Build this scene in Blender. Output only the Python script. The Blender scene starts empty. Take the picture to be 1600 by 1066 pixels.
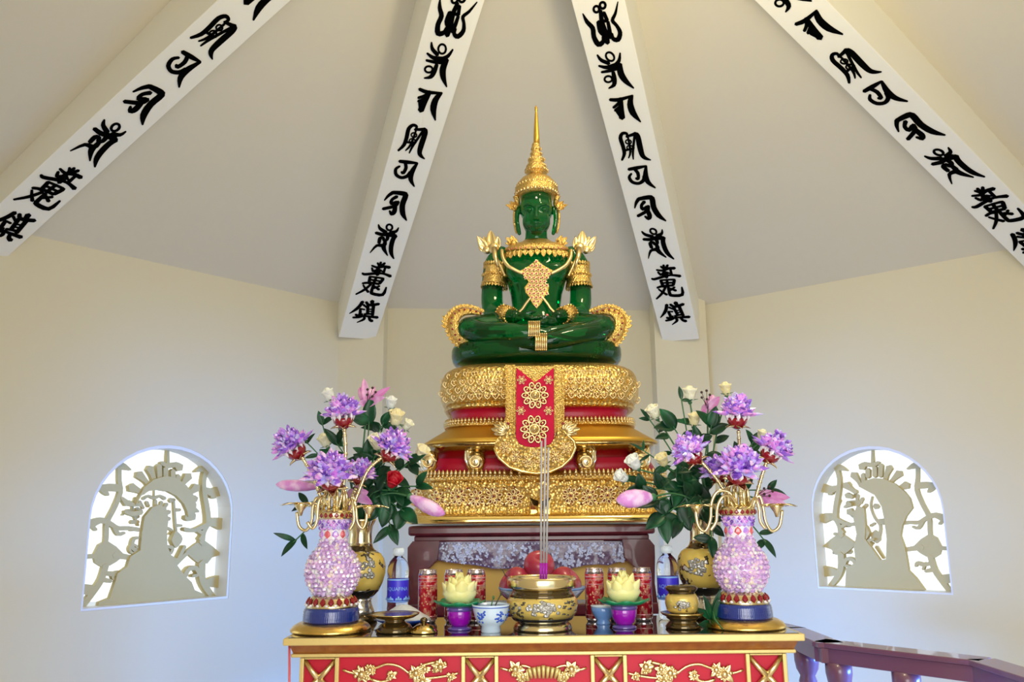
import bpy, math, random
import numpy as np
from mathutils import Vector, Matrix
from mathutils.geometry import tessellate_polygon
SC = bpy.context.scene
COL = SC.collection
random.seed(7)
PI = math.pi

# ------------------------------------------------------------------ camera
EYE = 1.5
FPX, PITCH, ROLL, YAW = 1317.0, 0.2011, -0.00935, -0.07045
cs, sn = math.cos(PITCH), math.sin(PITCH)
cr, sr = math.cos(ROLL), math.sin(ROLL)
right0 = Vector((1, 0, 0)); up0 = Vector((0, -sn, cs)); fwd = Vector((0, cs, sn))
cx_ax = right0 * cr + up0 * sr
cy_ax = up0 * cr - right0 * sr
cam = bpy.data.cameras.new('camera')
cam.sensor_fit = 'HORIZONTAL'; cam.sensor_width = 36.0; cam.lens = 36.0 * FPX / 1600.0
cam.clip_start = 0.02; cam.clip_end = 200
co = bpy.data.objects.new('camera', cam); COL.objects.link(co)
m3 = Matrix((cx_ax, cy_ax, -fwd)).transposed()
co.matrix_world = Matrix.Translation((0, 0, EYE)) @ m3.to_4x4()
SC.camera = co

# ------------------------------------------------------------------ light
SC.view_settings.view_transform = 'Standard'
SC.view_settings.look = 'None'
SC.view_settings.gamma = 1.0
SC.view_settings.use_curve_mapping = False
SC.view_settings.exposure = 0.0
try: SC.cycles.use_denoising = True
except Exception: pass
SC.cycles.max_bounces = 10; SC.cycles.diffuse_bounces = 5; SC.cycles.glossy_bounces = 5
SC.cycles.transmission_bounces = 8; SC.cycles.sample_clamp_indirect = 6.0
SC.cycles.caustics_reflective = False; SC.cycles.caustics_refractive = False
W = bpy.data.worlds.new('sky'); SC.world = W; W.use_nodes = True
nt = W.node_tree; bg = nt.nodes['Background']
bg.inputs['Color'].default_value = (0.84, 0.93, 1.0, 1); bg.inputs['Strength'].default_value = 1.5

def area(name, loc, target, sx, sy, power, color):
    l = bpy.data.lights.new(name, 'AREA'); l.shape = 'RECTANGLE'; l.size = sx; l.size_y = sy
    l.energy = power; l.color = color
    o = bpy.data.objects.new(name, l); COL.objects.link(o); o.location = loc
    o.rotation_euler = (Vector(target) - Vector(loc)).to_track_quat('-Z', 'Y').to_euler()
    return o
def point(name, loc, power, color, r=0.15):
    l = bpy.data.lights.new(name, 'POINT'); l.energy = power; l.color = color; l.shadow_soft_size = r
    o = bpy.data.objects.new(name, l); COL.objects.link(o); o.location = loc
    return o
# daylight of the open doorway behind the camera, then added, unseen blue and warm fills
area('doorway_daylight', (0.2, -1.1, 1.9), (0.5, 3.6, 1.6), 2.2, 2.4, 84, (1.0, 0.96, 0.90))
area('left_blue_fill', (-3.7, 2.5, 0.9), (2.2, 5.4, 0.0), 2.2, 0.8, 58, (0.10, 0.31, 1.0)).data.spread = math.radians(50)  # added light, narrowed to tint the lower right wall blue
area('right_blue_fill', (4.2, 2.9, 0.9), (-2.0, 5.1, 0.0), 2.2, 0.8, 72, (0.08, 0.30, 1.0)).data.spread = math.radians(50)  # added light, narrowed to tint the lower left wall blue
point('dome_warm_fill', (0.65, 2.6, 3.46), 50, (1.0, 0.87, 0.54), 0.18)  # unseen light added above the frame to warm ceiling and upper walls

# ------------------------------------------------------------------ pixels to places
def ray(px, py):
    a, b = px - 800.0, py - 533.0
    d = cx_ax * (a / FPX) - cy_ax * (b / FPX) + fwd
    return d
CAM = Vector((0, 0, EYE))
def P(px, py, Y):
    d = ray(px, py); return CAM + d * (Y / d.y)
def onZ(px, py, z):
    d = ray(px, py); return CAM + d * ((z - EYE) / d.z)
def onplane(px, py, p0, n):
    d = ray(px, py); return CAM + d * ((p0 - CAM).dot(n) / d.dot(n))
def K(Y): return (P(801, 600, Y) - P(800, 600, Y)).x

# ------------------------------------------------------------------ materials
MATS = {}
def mat(name, col, rough=0.5, metal=0.0, bump=None, vary=None, coat=0.0, trans=0.0, spec=None, emit=None, ior=None, sss=0.0, alpha=None):
    """bump = (kind, scale, strength, distance); vary = (scale, colour2, lo, hi[, kind])"""
    m = bpy.data.materials.new(name); m.use_nodes = True
    n = m.node_tree.nodes; L = m.node_tree.links; b = n['Principled BSDF']
    b.inputs['Base Color'].default_value = (*col, 1); b.inputs['Roughness'].default_value = rough
    b.inputs['Metallic'].default_value = metal; b.inputs['Coat Weight'].default_value = coat
    b.inputs['Coat Roughness'].default_value = 0.04
    b.inputs['Transmission Weight'].default_value = trans
    if ior: b.inputs['IOR'].default_value = ior
    if spec is not None: b.inputs['Specular IOR Level'].default_value = spec
    if sss:
        b.inputs['Subsurface Weight'].default_value = sss; b.inputs['Subsurface Scale'].default_value = 0.02
    if emit:
        b.inputs['Emission Color'].default_value = (*emit[0], 1); b.inputs['Emission Strength'].default_value = emit[1]
    tc = n.new('ShaderNodeTexCoord')
    def tex(kind, scale):
        if kind == 'voronoi':
            t = n.new('ShaderNodeTexVoronoi'); t.inputs['Scale'].default_value = scale; o = t.outputs['Distance']
        elif kind == 'cells':
            t = n.new('ShaderNodeTexVoronoi'); t.inputs['Scale'].default_value = scale; o = t.outputs['Color']
        elif kind == 'wave':
            t = n.new('ShaderNodeTexWave'); t.inputs['Scale'].default_value = scale; t.inputs['Distortion'].default_value = 4; o = t.outputs['Fac']
        else:
            t = n.new('ShaderNodeTexNoise'); t.inputs['Scale'].default_value = scale; t.inputs['Detail'].default_value = 4; o = t.outputs['Fac']
        L.new(tc.outputs['Object'], t.inputs['Vector']); return o
    if vary:
        o = tex(vary[4] if len(vary) > 4 else 'noise', vary[0])
        r = n.new('ShaderNodeValToRGB'); r.color_ramp.elements[0].position = vary[2]; r.color_ramp.elements[1].position = vary[3]
        r.color_ramp.elements[0].color = (*col, 1); r.color_ramp.elements[1].color = (*vary[1], 1)
        L.new(o, r.inputs['Fac']); L.new(r.outputs['Color'], b.inputs['Base Color'])
    if bump:
        o = tex(bump[0], bump[1])
        bn = n.new('ShaderNodeBump'); bn.inputs['Strength'].default_value = bump[2]; bn.inputs['Distance'].default_value = bump[3]
        L.new(o, bn.inputs['Height']); L.new(bn.outputs['Normal'], b.inputs['Normal'])
    MATS[name] = m
    return m
def ramp_mat(name, kind, scale, stops, rough, metal=0.0, coat=0.0, bump=None, trans=0.0, const=False):
    m = mat(name, stops[0][1], rough, metal, bump, None, coat, trans)
    n = m.node_tree.nodes; L = m.node_tree.links; b = n['Principled BSDF']
    tc = [q for q in n if q.type == 'TEX_COORD'][0]
    if kind == 'noise':
        t = n.new('ShaderNodeTexNoise'); t.inputs['Scale'].default_value = scale; t.inputs['Detail'].default_value = 3; o = t.outputs['Fac']
    else:
        t = n.new('ShaderNodeTexVoronoi'); t.inputs['Scale'].default_value = scale
        s = n.new('ShaderNodeSeparateColor'); L.new(t.outputs['Color'], s.inputs['Color']); o = s.outputs['Red']
    L.new(tc.outputs['Object'], t.inputs['Vector'])
    r = n.new('ShaderNodeValToRGB'); e = r.color_ramp.elements
    if const: r.color_ramp.interpolation = 'CONSTANT'
    while len(e) < len(stops): e.new(0.5)
    for q, (p, c) in zip(e, stops): q.position = p; q.color = (*c, 1)
    L.new(o, r.inputs['Fac']); L.new(r.outputs['Color'], b.inputs['Base Color'])
    return m

mat('wall_paint', (0.76, 0.70, 0.52), 0.85, bump=('noise', 9, 0.05, 0.01))
mat('ceiling_paint', (0.73, 0.67, 0.53), 0.85, bump=('noise', 6, 0.05, 0.01))
mat('rib_paint', (0.92, 0.89, 0.78), 0.8)
mat('plaster', (0.62, 0.52, 0.26), 0.8, bump=('noise', 40, 0.2, 0.004))
mat('white_frame', (0.85, 0.86, 0.87), 0.5)
mat('floor_tile', (0.70, 0.70, 0.70), 0.4, vary=(3, (0.76, 0.75, 0.74), 0.3, 0.7))
mat('black_glyph', (0.002, 0.002, 0.002), 0.9, spec=0.0)
mat('terrace', (0.55, 0.55, 0.54), 0.8)
GB = (0.72, 0.46, 0.12)
mat('gold', GB, 0.27, 1.0, bump=('noise', 60, 0.25, 0.004), vary=(25, (0.90, 0.62, 0.18), 0.35, 0.7))
mat('gold_carved', (0.74, 0.51, 0.17), 0.34, 1.0, bump=('voronoi', 85, 0.9, 0.006), vary=(90, (0.62, 0.34, 0.05), 0.48, 0.70))
mat('gold_fine', (0.76, 0.52, 0.17), 0.33, 1.0, bump=('voronoi', 210, 0.9, 0.003), vary=(200, (0.60, 0.33, 0.05), 0.5, 0.72))
mat('gold_polished', (0.86, 0.64, 0.24), 0.09, 1.0)
mat('gold_dark', (0.40, 0.27, 0.10), 0.16, 1.0, bump=('noise', 18, 0.3, 0.01))  # darker colour stands in for dark reflections in the polished soffit
mat('gold_matte', (0.66, 0.40, 0.07), 0.42, 1.0, bump=('noise', 30, 0.1, 0.003))
mat('gold_pale', (0.80, 0.62, 0.31), 0.30, 1.0, bump=('noise', 120, 0.3, 0.003))
mat('gold_white', (0.93, 0.80, 0.52), 0.13, 1.0)
mat('brass', (0.78, 0.58, 0.22), 0.18, 1.0)
mat('ruby', (0.26, 0.003, 0.012), 0.10, 0.0, coat=0.5)
mat('gem_pink', (0.75, 0.12, 0.14), 0.1, 0.0, coat=1.0)
mat('red_lacquer', (0.56, 0.003, 0.026), 0.42, 0.0, coat=0.12, spec=0.35, bump=('noise', 25, 0.06, 0.004))
mat('red_cloth', (0.60, 0.002, 0.045), 0.6, 0.0, spec=0.2)
mat('jade', (0.000, 0.19, 0.036), 0.03, 0.0, coat=0.0, spec=0.4, trans=0.85, ior=1.40)
mat('mahogany', (0.075, 0.008, 0.014), 0.3, 0.0, coat=0.3, vary=(14, (0.14, 0.022, 0.032), 0.35, 0.7))
mat('mauve_carved', (0.16, 0.11, 0.20), 0.3, 0.0, coat=0.6, bump=('voronoi', 60, 0.8, 0.006))
mat('pearl_inlay', (0.56, 0.63, 0.86), 0.22, 0.0, coat=0.8, bump=('voronoi', 120, 0.6, 0.004))
mat('brown_moulding', (0.26, 0.075, 0.010), 0.3, 0.0, coat=0.5, vary=(40, (0.36, 0.12, 0.015), 0.35, 0.7))
mat('gold_paint', (0.80, 0.62, 0.24), 0.33, 0.55, bump=('noise', 80, 0.15, 0.003))
mat('black_glass', (0.012, 0.012, 0.015), 0.03, 0.0, coat=1.0, spec=0.8)
mat('yellow_cloth', (0.92, 0.62, 0.14), 0.7)
mat('rail_paint', (0.20, 0.085, 0.145), 0.3, 0.0, coat=0.5)

# ------------------------------------------------------------------ mesh builder
class MB:
    def __init__(s): s.v = []; s.f = []; s.sm = []
    def add(s, vs, fs, smooth=True):
        o = len(s.v); s.v += [tuple(q) for q in vs]; s.f += [tuple(i + o for i in q) for q in fs]; s.sm += [smooth] * len(fs)
    def lathe(s, prof, c=(0, 0, 0), n=32, plan=None, cap=True, smooth=True, M=None, ph=0.0):
        vs = []
        for (r, z) in prof:
            for i in range(n):
                a = 2 * PI * i / n + ph
                ex, ey = plan(a) if plan else (math.cos(a), math.sin(a))
                if isinstance(r, tuple): x, y = r[0] * ex, r[1] * ey
                else: x, y = r * ex, r * ey
                vs.append(Vector((x, y, z)))
        fs = []
        for j in range(len(prof) - 1):
            for i in range(n):
                k = (i + 1) % n
                fs.append((j * n + i, j * n + k, (j + 1) * n + k, (j + 1) * n + i))
        if cap:
            fs.append(tuple(range(n - 1, -1, -1))); fs.append(tuple((len(prof) - 1) * n + i for i in range(n)))
        c = Vector(c)
        vs = [(M @ q if M else q) + c for q in vs]
        s.add(vs, fs, smooth)
    def tube(s, pts, rad, n=8, cap=True, smooth=True, flat=1.0):
        pts = [Vector(p) for p in pts]
        if not isinstance(rad, (list, tuple)): rad = [rad] * len(pts)
        t0 = (pts[1] - pts[0]).normalized()
        a = t0.orthogonal().normalized(); vs = []
        for i, p in enumerate(pts):
            t = (pts[min(i + 1, len(pts) - 1)] - pts[max(i - 1, 0)]).normalized()
            a = (a - t * a.dot(t))
            a = a.normalized() if a.length > 1e-6 else t.orthogonal().normalized()
            b = t.cross(a)
            for j in range(n):
                w = 2 * PI * j / n
                vs.append(p + (a * math.cos(w) + b * math.sin(w) * flat) * rad[i])
        fs = [(i * n + j, i * n + (j + 1) % n, (i + 1) * n + (j + 1) % n, (i + 1) * n + j) for i in range(len(pts) - 1) for j in range(n)]
        if cap:
            fs.append(tuple(range(n - 1, -1, -1))); fs.append(tuple((len(pts) - 1) * n + j for j in range(n)))
        s.add(vs, fs, smooth)
    def box(s, lo, hi):
        x0, y0, z0 = lo; x1, y1, z1 = hi
        v = [(x0, y0, z0), (x1, y0, z0), (x1, y1, z0), (x0, y1, z0), (x0, y0, z1), (x1, y0, z1), (x1, y1, z1), (x0, y1, z1)]
        s.add(v, [(0, 3, 2, 1), (4, 5, 6, 7), (0, 1, 5, 4), (1, 2, 6, 5), (2, 3, 7, 6), (3, 0, 4, 7)], False)
    def hexa(s, lower, upper):
        s.add(list(lower) + list(upper), [(3, 2, 1, 0), (4, 5, 6, 7), (0, 1, 5, 4), (1, 2, 6, 5), (2, 3, 7, 6), (3, 0, 4, 7)], False)
    def ball(s, c, r, nu=10, nv=6, M=None, smooth=True):
        if not isinstance(r, (tuple, list)): r = (r, r, r)
        c = Vector(c); vs = [Vector((0, 0, -r[2]))]
        for j in range(1, nv):
            t = -PI / 2 + PI * j / nv
            for i in range(nu):
                a = 2 * PI * i / nu
                vs.append(Vector((r[0] * math.cos(t) * math.cos(a), r[1] * math.cos(t) * math.sin(a), r[2] * math.sin(t))))
        vs.append(Vector((0, 0, r[2])))
        fs = [(0, 1 + (i + 1) % nu, 1 + i) for i in range(nu)]
        for j in range(nv - 2):
            for i in range(nu):
                a = 1 + j * nu + i; b = 1 + j * nu + (i + 1) % nu
                fs.append((a, b, b + nu, a + nu))
        e = len(vs) - 1; b0 = 1 + (nv - 2) * nu
        fs += [(b0 + i, b0 + (i + 1) % nu, e) for i in range(nu)]
        s.add([(M @ q if M else q) + c for q in vs], fs, smooth)
    def prism(s, poly, fr, d0, d1, smooth=False):
        """poly: (u,v); fr = (o, eu, ev, en); from depth d0 to d1 along en"""
        o, eu, ev, en = fr; n = len(poly)
        A = [o + eu * u + ev * v + en * d0 for u, v in poly]; B = [o + eu * u + ev * v + en * d1 for u, v in poly]
        tr = tessellate_polygon([[Vector((u, v, 0)) for u, v in poly]])
        fs = [tuple(t) for t in tr] + [tuple(i + n for i in t) for t in tr] + [(i, (i + 1) % n, n + (i + 1) % n, n + i) for i in range(n)]
        s.add(A + B, fs, smooth)
    def stroke(s, pts, fr, d0, d1, step=3):
        """pts: (u, v, w) brush stroke of changing width in the frame's plane"""
        if len(pts) == 2: q = pts
        else: q = spline(pts, step)
        L_, R_ = [], []
        for i, (u, v, w) in enumerate(q):
            a = q[max(i - 1, 0)]; b = q[min(i + 1, len(q) - 1)]
            tx, ty = b[0] - a[0], b[1] - a[1]; l = math.hypot(tx, ty) or 1
            nx, ny = -ty / l, tx / l
            L_.append((u + nx * w / 2, v + ny * w / 2)); R_.append((u - nx * w / 2, v - ny * w / 2))
        o, eu, ev, en = fr; n = len(q)
        def rd(i, sg):   # rounded ends
            u, v, w = q[i]; j = 1 if i == 0 else n - 2
            tx, ty = u - q[j][0], v - q[j][1]; l = math.hypot(tx, ty) or 1
            return (u + tx / l * w * 0.38, v + ty / l * w * 0.38)
        vs = []
        ring = L_ + [rd(n - 1, 1)] + R_[::-1] + [rd(0, 0)]
        for d in (d0, d1): vs += [o + eu * a + ev * b + en * d for a, b in ring]
        m = len(ring); fs = []
        for k in (0, m):
            for i in range(n - 1): fs.append((k + i, k + i + 1, k + 2 * n - i - 1, k + 2 * n - i))
            fs.append((k + n - 1, k + n, k + n + 1)); fs.append((k + 0, k + 2 * n, k + 2 * n + 1))
        fs += [(i, (i + 1) % m, m + (i + 1) % m, m + i) for i in range(m)]
        s.add(vs, fs, False)
    def petal(s, base, dirv, out, L, Wd, cup=0.25, curl=0.0, nu=5, nv=6, tip=1.0, shape=None, smooth=True):
        """leaf-shaped blade from base along dirv; out = the side its face looks to; cup bends edges to out, curl bends the tip away"""
        d = Vector(dirv).normalized(); o = Vector(out); o = (o - d * o.dot(d)).normalized(); w = d.cross(o)
        vs = []
        for j in range(nv + 1):
            t = j / nv
            wd = shape(t) if shape else (math.sin(PI * min(1, (t ** 0.75) * 0.97 + 0.03)) ** 0.8)
            ang = curl * t
            cen = Vector(base) + d * (L * (math.sin(ang) / curl if abs(curl) > 1e-4 else t)) - o * (L * ((1 - math.cos(ang)) / curl) if abs(curl) > 1e-4 else 0)
            oo = o * math.cos(ang) + d * math.sin(ang)
            for i in range(nu):
                x = -1 + 2 * i / (nu - 1)
                vs.append(cen + w * (x * wd * Wd / 2) + oo * (cup * Wd * x * x * wd))
        fs = [(j * nu + i, j * nu + i + 1, (j + 1) * nu + i + 1, (j + 1) * nu + i) for j in range(nv) for i in range(nu - 1)]
        s.add(vs, fs, smooth)
    def build(s, name, m, parent=None, bevel=0, solid=0, sub=0):
        o0 = Vector((0, 0, 0)); q = parent
        while q: o0 += Vector(q.location); q = q.parent
        me = bpy.data.meshes.new(name)
        me.from_pydata([(x - o0.x, y - o0.y, z - o0.z) for x, y, z in s.v], [], s.f)
        me.polygons.foreach_set('use_smooth', s.sm)
        me.validate(); me.update()
        me.materials.append(MATS[m] if isinstance(m, str) else m)
        o = bpy.data.objects.new(name, me); COL.objects.link(o)
        if parent: o.parent = parent
        if solid:
            k = o.modifiers.new('solid', 'SOLIDIFY'); k.thickness = solid; k.offset = 0
        if bevel:
            k = o.modifiers.new('bevel', 'BEVEL'); k.width = bevel; k.segments = 2; k.limit_method = 'ANGLE'; k.angle_limit = 0.6
        if sub:
            k = o.modifiers.new('sub', 'SUBSURF'); k.levels = sub; k.render_levels = sub
        return o
def spline(pts, step=4):
    q = []
    n = len(pts); D = len(pts[0])
    for i in range(n - 1):
        p0, p1, p2, p3 = pts[max(i - 1, 0)], pts[i], pts[i + 1], pts[min(i + 2, n - 1)]
        for k in range(step):
            t = k / step
            q.append(tuple(0.5 * (2 * p1[d] + (p2[d] - p0[d]) * t + (2 * p0[d] - 5 * p1[d] + 4 * p2[d] - p3[d]) * t * t + (3 * p1[d] - p0[d] - 3 * p2[d] + p3[d]) * t ** 3) for d in range(D)))
    q.append(tuple(pts[-1])); return q
def sup(n):
    """superellipse plan: a rounded square whose corners get sharper with n"""
    def f(a):
        c, s = math.cos(a), math.sin(a)
        return (math.copysign(abs(c) ** (2 / n), c), math.copysign(abs(s) ** (2 / n), s))
    return f
def tag(o, label=None, cat=None, group=None, kind=None):
    if label: o['label'] = label
    if cat: o['category'] = cat
    if group: o['group'] = group
    if kind: o['kind'] = kind
    return o
def thing(name, loc, label, cat, group=None):
    o = bpy.data.objects.new(name, None); COL.objects.link(o); o.location = loc; o.empty_display_size = 0.05
    return tag(o, label, cat, group)
def copy_tree(o, loc, parent=None):
    c = o.copy(); COL.objects.link(c)
    if parent: c.parent = parent
    else: c.location = loc
    for ch in list(o.children): copy_tree(ch, None, c)
    return c
# ------------------------------------------------------------------ the room: an eight-sided pavilion
SCL = 0.8
rcx, rcy, APO, HC = 0.64 * SCL, 4.209 * SCL, 3.6 * SCL, 1.9046 * SCL
def room(x, y):
    c, s = math.cos(YAW), math.sin(YAW); return Vector((c * x + s * y, -s * x + c * y, 0))
RR = APO / math.cos(PI / 8)
CORN = [room(rcx + RR * math.cos(math.radians(22.5 + 45 * k)), rcy + RR * math.sin(math.radians(22.5 + 45 * k))) for k in range(8)]
# 0 right, 1 back right, 2 back left, 3 left, 4.. going round behind the camera
EXT = 0.1 * (CORN[3] - CORN[2]).length
CORN[3] = CORN[2] + (CORN[3] - CORN[2]) * 1.1; CORN[0] = CORN[1] + (CORN[0] - CORN[1]) * 1.1
ZC = EYE + HC
CEN = room(rcx, rcy)
WT = 0.15
def struct(o): o['kind'] = 'structure'; return o
def arch(w, spring, rise, n=20):
    q = [(-w / 2, 0.0), (w / 2, 0.0)]
    for i in range(n + 1):
        a = PI * i / n; q.append((w / 2 * math.cos(a), spring + rise * math.sin(a)))
    return q
def wall(name, a, b, hole=None, top=ZC, bottom=0.0):
    """inner face, outer face and the cut edge of the opening"""
    d = (b - a).normalized(); L = (b - a).length; n = Vector((d.y, -d.x, 0))
    if n.dot(CEN - a) > 0: n = -n        # n looks outward
    mb = MB(); out = [(-0.0, bottom), (L, bottom), (L, top), (0.0, top)]
    polys = [[Vector((u, v, 0)) for u, v in out]]
    if hole: polys.append([Vector((u, v, 0)) for u, v in hole])
    flat = [p for q in polys for p in q]; tr = tessellate_polygon(polys)
    for off in (0.0, WT):
        mb.add([a + d * p.x + Vector((0, 0, p.y)) + n * off for p in flat], [tuple(t) for t in tr], False)
    fr = (Vector((a.x, a.y, 0)), d, Vector((0, 0, 1)), n)
    if hole:
        h = [a + d * u + Vector((0, 0, v)) for u, v in hole]; m = len(h)
        mb.add(h + [q + n * WT for q in h], [(i, (i + 1) % m, m + (i + 1) % m, m + i) for i in range(m)], False)
    return struct(mb.build(name, 'wall_paint')), fr
def win_hole(uc, w, sill, spring, top):
    return [(uc + u, EYE + sill + v) for u, v in arch(w, spring - sill, top - spring)]
H1 = win_hole(0.948 + EXT, 0.884, -0.504, 0.0, 0.418)
H2 = win_hole(1.362, 0.815, -0.502, 0.0, 0.400)
wall('wall_back', CORN[2], CORN[1])
_, FRL = wall('wall_left', CORN[3], CORN[2], H1)
_, FRR = wall('wall_right', CORN[1], CORN[0], H2)
Ls = (CORN[3] - CORN[4]).length
side_hole = [(0.35, 0.0), (Ls - 0.35, 0.0), (Ls - 0.35, 2.3), (0.35, 2.3)]
wall('wall_near_left', CORN[4], CORN[3], side_hole)
wall('wall_near_right', CORN[0], CORN[7], side_hole)
wall('wall_entry_left', CORN[5], CORN[4])
wall('wall_entry_right', CORN[7], CORN[6])
wall('wall_front', CORN[6], CORN[5], [(0.08, 0.0), (Ls - 0.08, 0.0), (Ls - 0.08, 2.9), (0.08, 2.9)])
AB = P(836, -402, CEN.y - 0.45)
APEX = AB + Vector((0, 0.0, 0.42))
mb = MB(); mb.add([c + Vector((0, 0, ZC)) for c in CORN] + [APEX], [(i, (i + 1) % 8, 8) for i in range(8)], False)
struct(mb.build('ceiling', 'ceiling_paint'))
mb = MB(); mb.add([c for c in CORN], [tuple(range(8))], False)
struct(mb.build('floor', 'floor_tile'))
mb = MB(); mb.box((-14, -14, -0.12), (14, 16, -0.02)); struct(mb.build('ground', 'terrace'))

# pilasters in the corners
def pilaster(name, px0, px1, Yf, Yb):
    a, b = P(px0, 600, Yf), P(px1, 600, Yf)
    mb = MB(); mb.box((a.x, Yf, 0), (b.x, Yb, ZC + 0.05)); return struct(mb.build(name, 'wall_paint', bevel=0.004))
pilaster('trim_1', 511, 598, 6.02, 6.34)
pilaster('trim_2', 1026, 1109, 6.14, 6.5)

# ------------------------------------------------------------------ ribs and their brush letters
ribs = {}
RW = 0.268
def rib(name, S, w):
    ev = (AB - S).normalized(); eu = Vector((ev.y, -ev.x, 0)).normalized(); en = eu.cross(ev)   # en looks down into the room
    if en.z > 0: en = -en
    if eu.x < 0 : eu = -eu
    up = -en; L = (AB - S).length + 0.2
    lo = []; hi = []
    for u, t in ((-w / 2, 0), (w / 2, 0), (w / 2, L), (-w / 2, L)):
        p = S + eu * u + ev * t; lo.append(p); hi.append(p + up * 0.36)
    mb = MB(); mb.hexa(lo, hi)
    o = struct(mb.build(name, 'rib_paint', bevel=0.003)); ribs[name] = (o, S, eu, ev, en)
    return o
Sbl = P(558, 529, 6.0); Sbr = P(1064, 532, 6.12)
zS = (Sbl.z + Sbr.z) / 2
def inward(c, d): q = (Vector((CEN.x, CEN.y, 0)) - c).normalized(); r = c + q * d; r.z = zS; return r
rib('trim_3', P(-72, 433, 4.32), RW)
rib('trim_4', Sbl, RW)
rib('trim_5', Sbr, RW)
rib('trim_6', P(1676, 447, 4.72), RW)
for nm, k in (('trim_7', 4), ('trim_8', 7)): rib(nm, inward(CORN[k], 0.16), RW)

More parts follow.
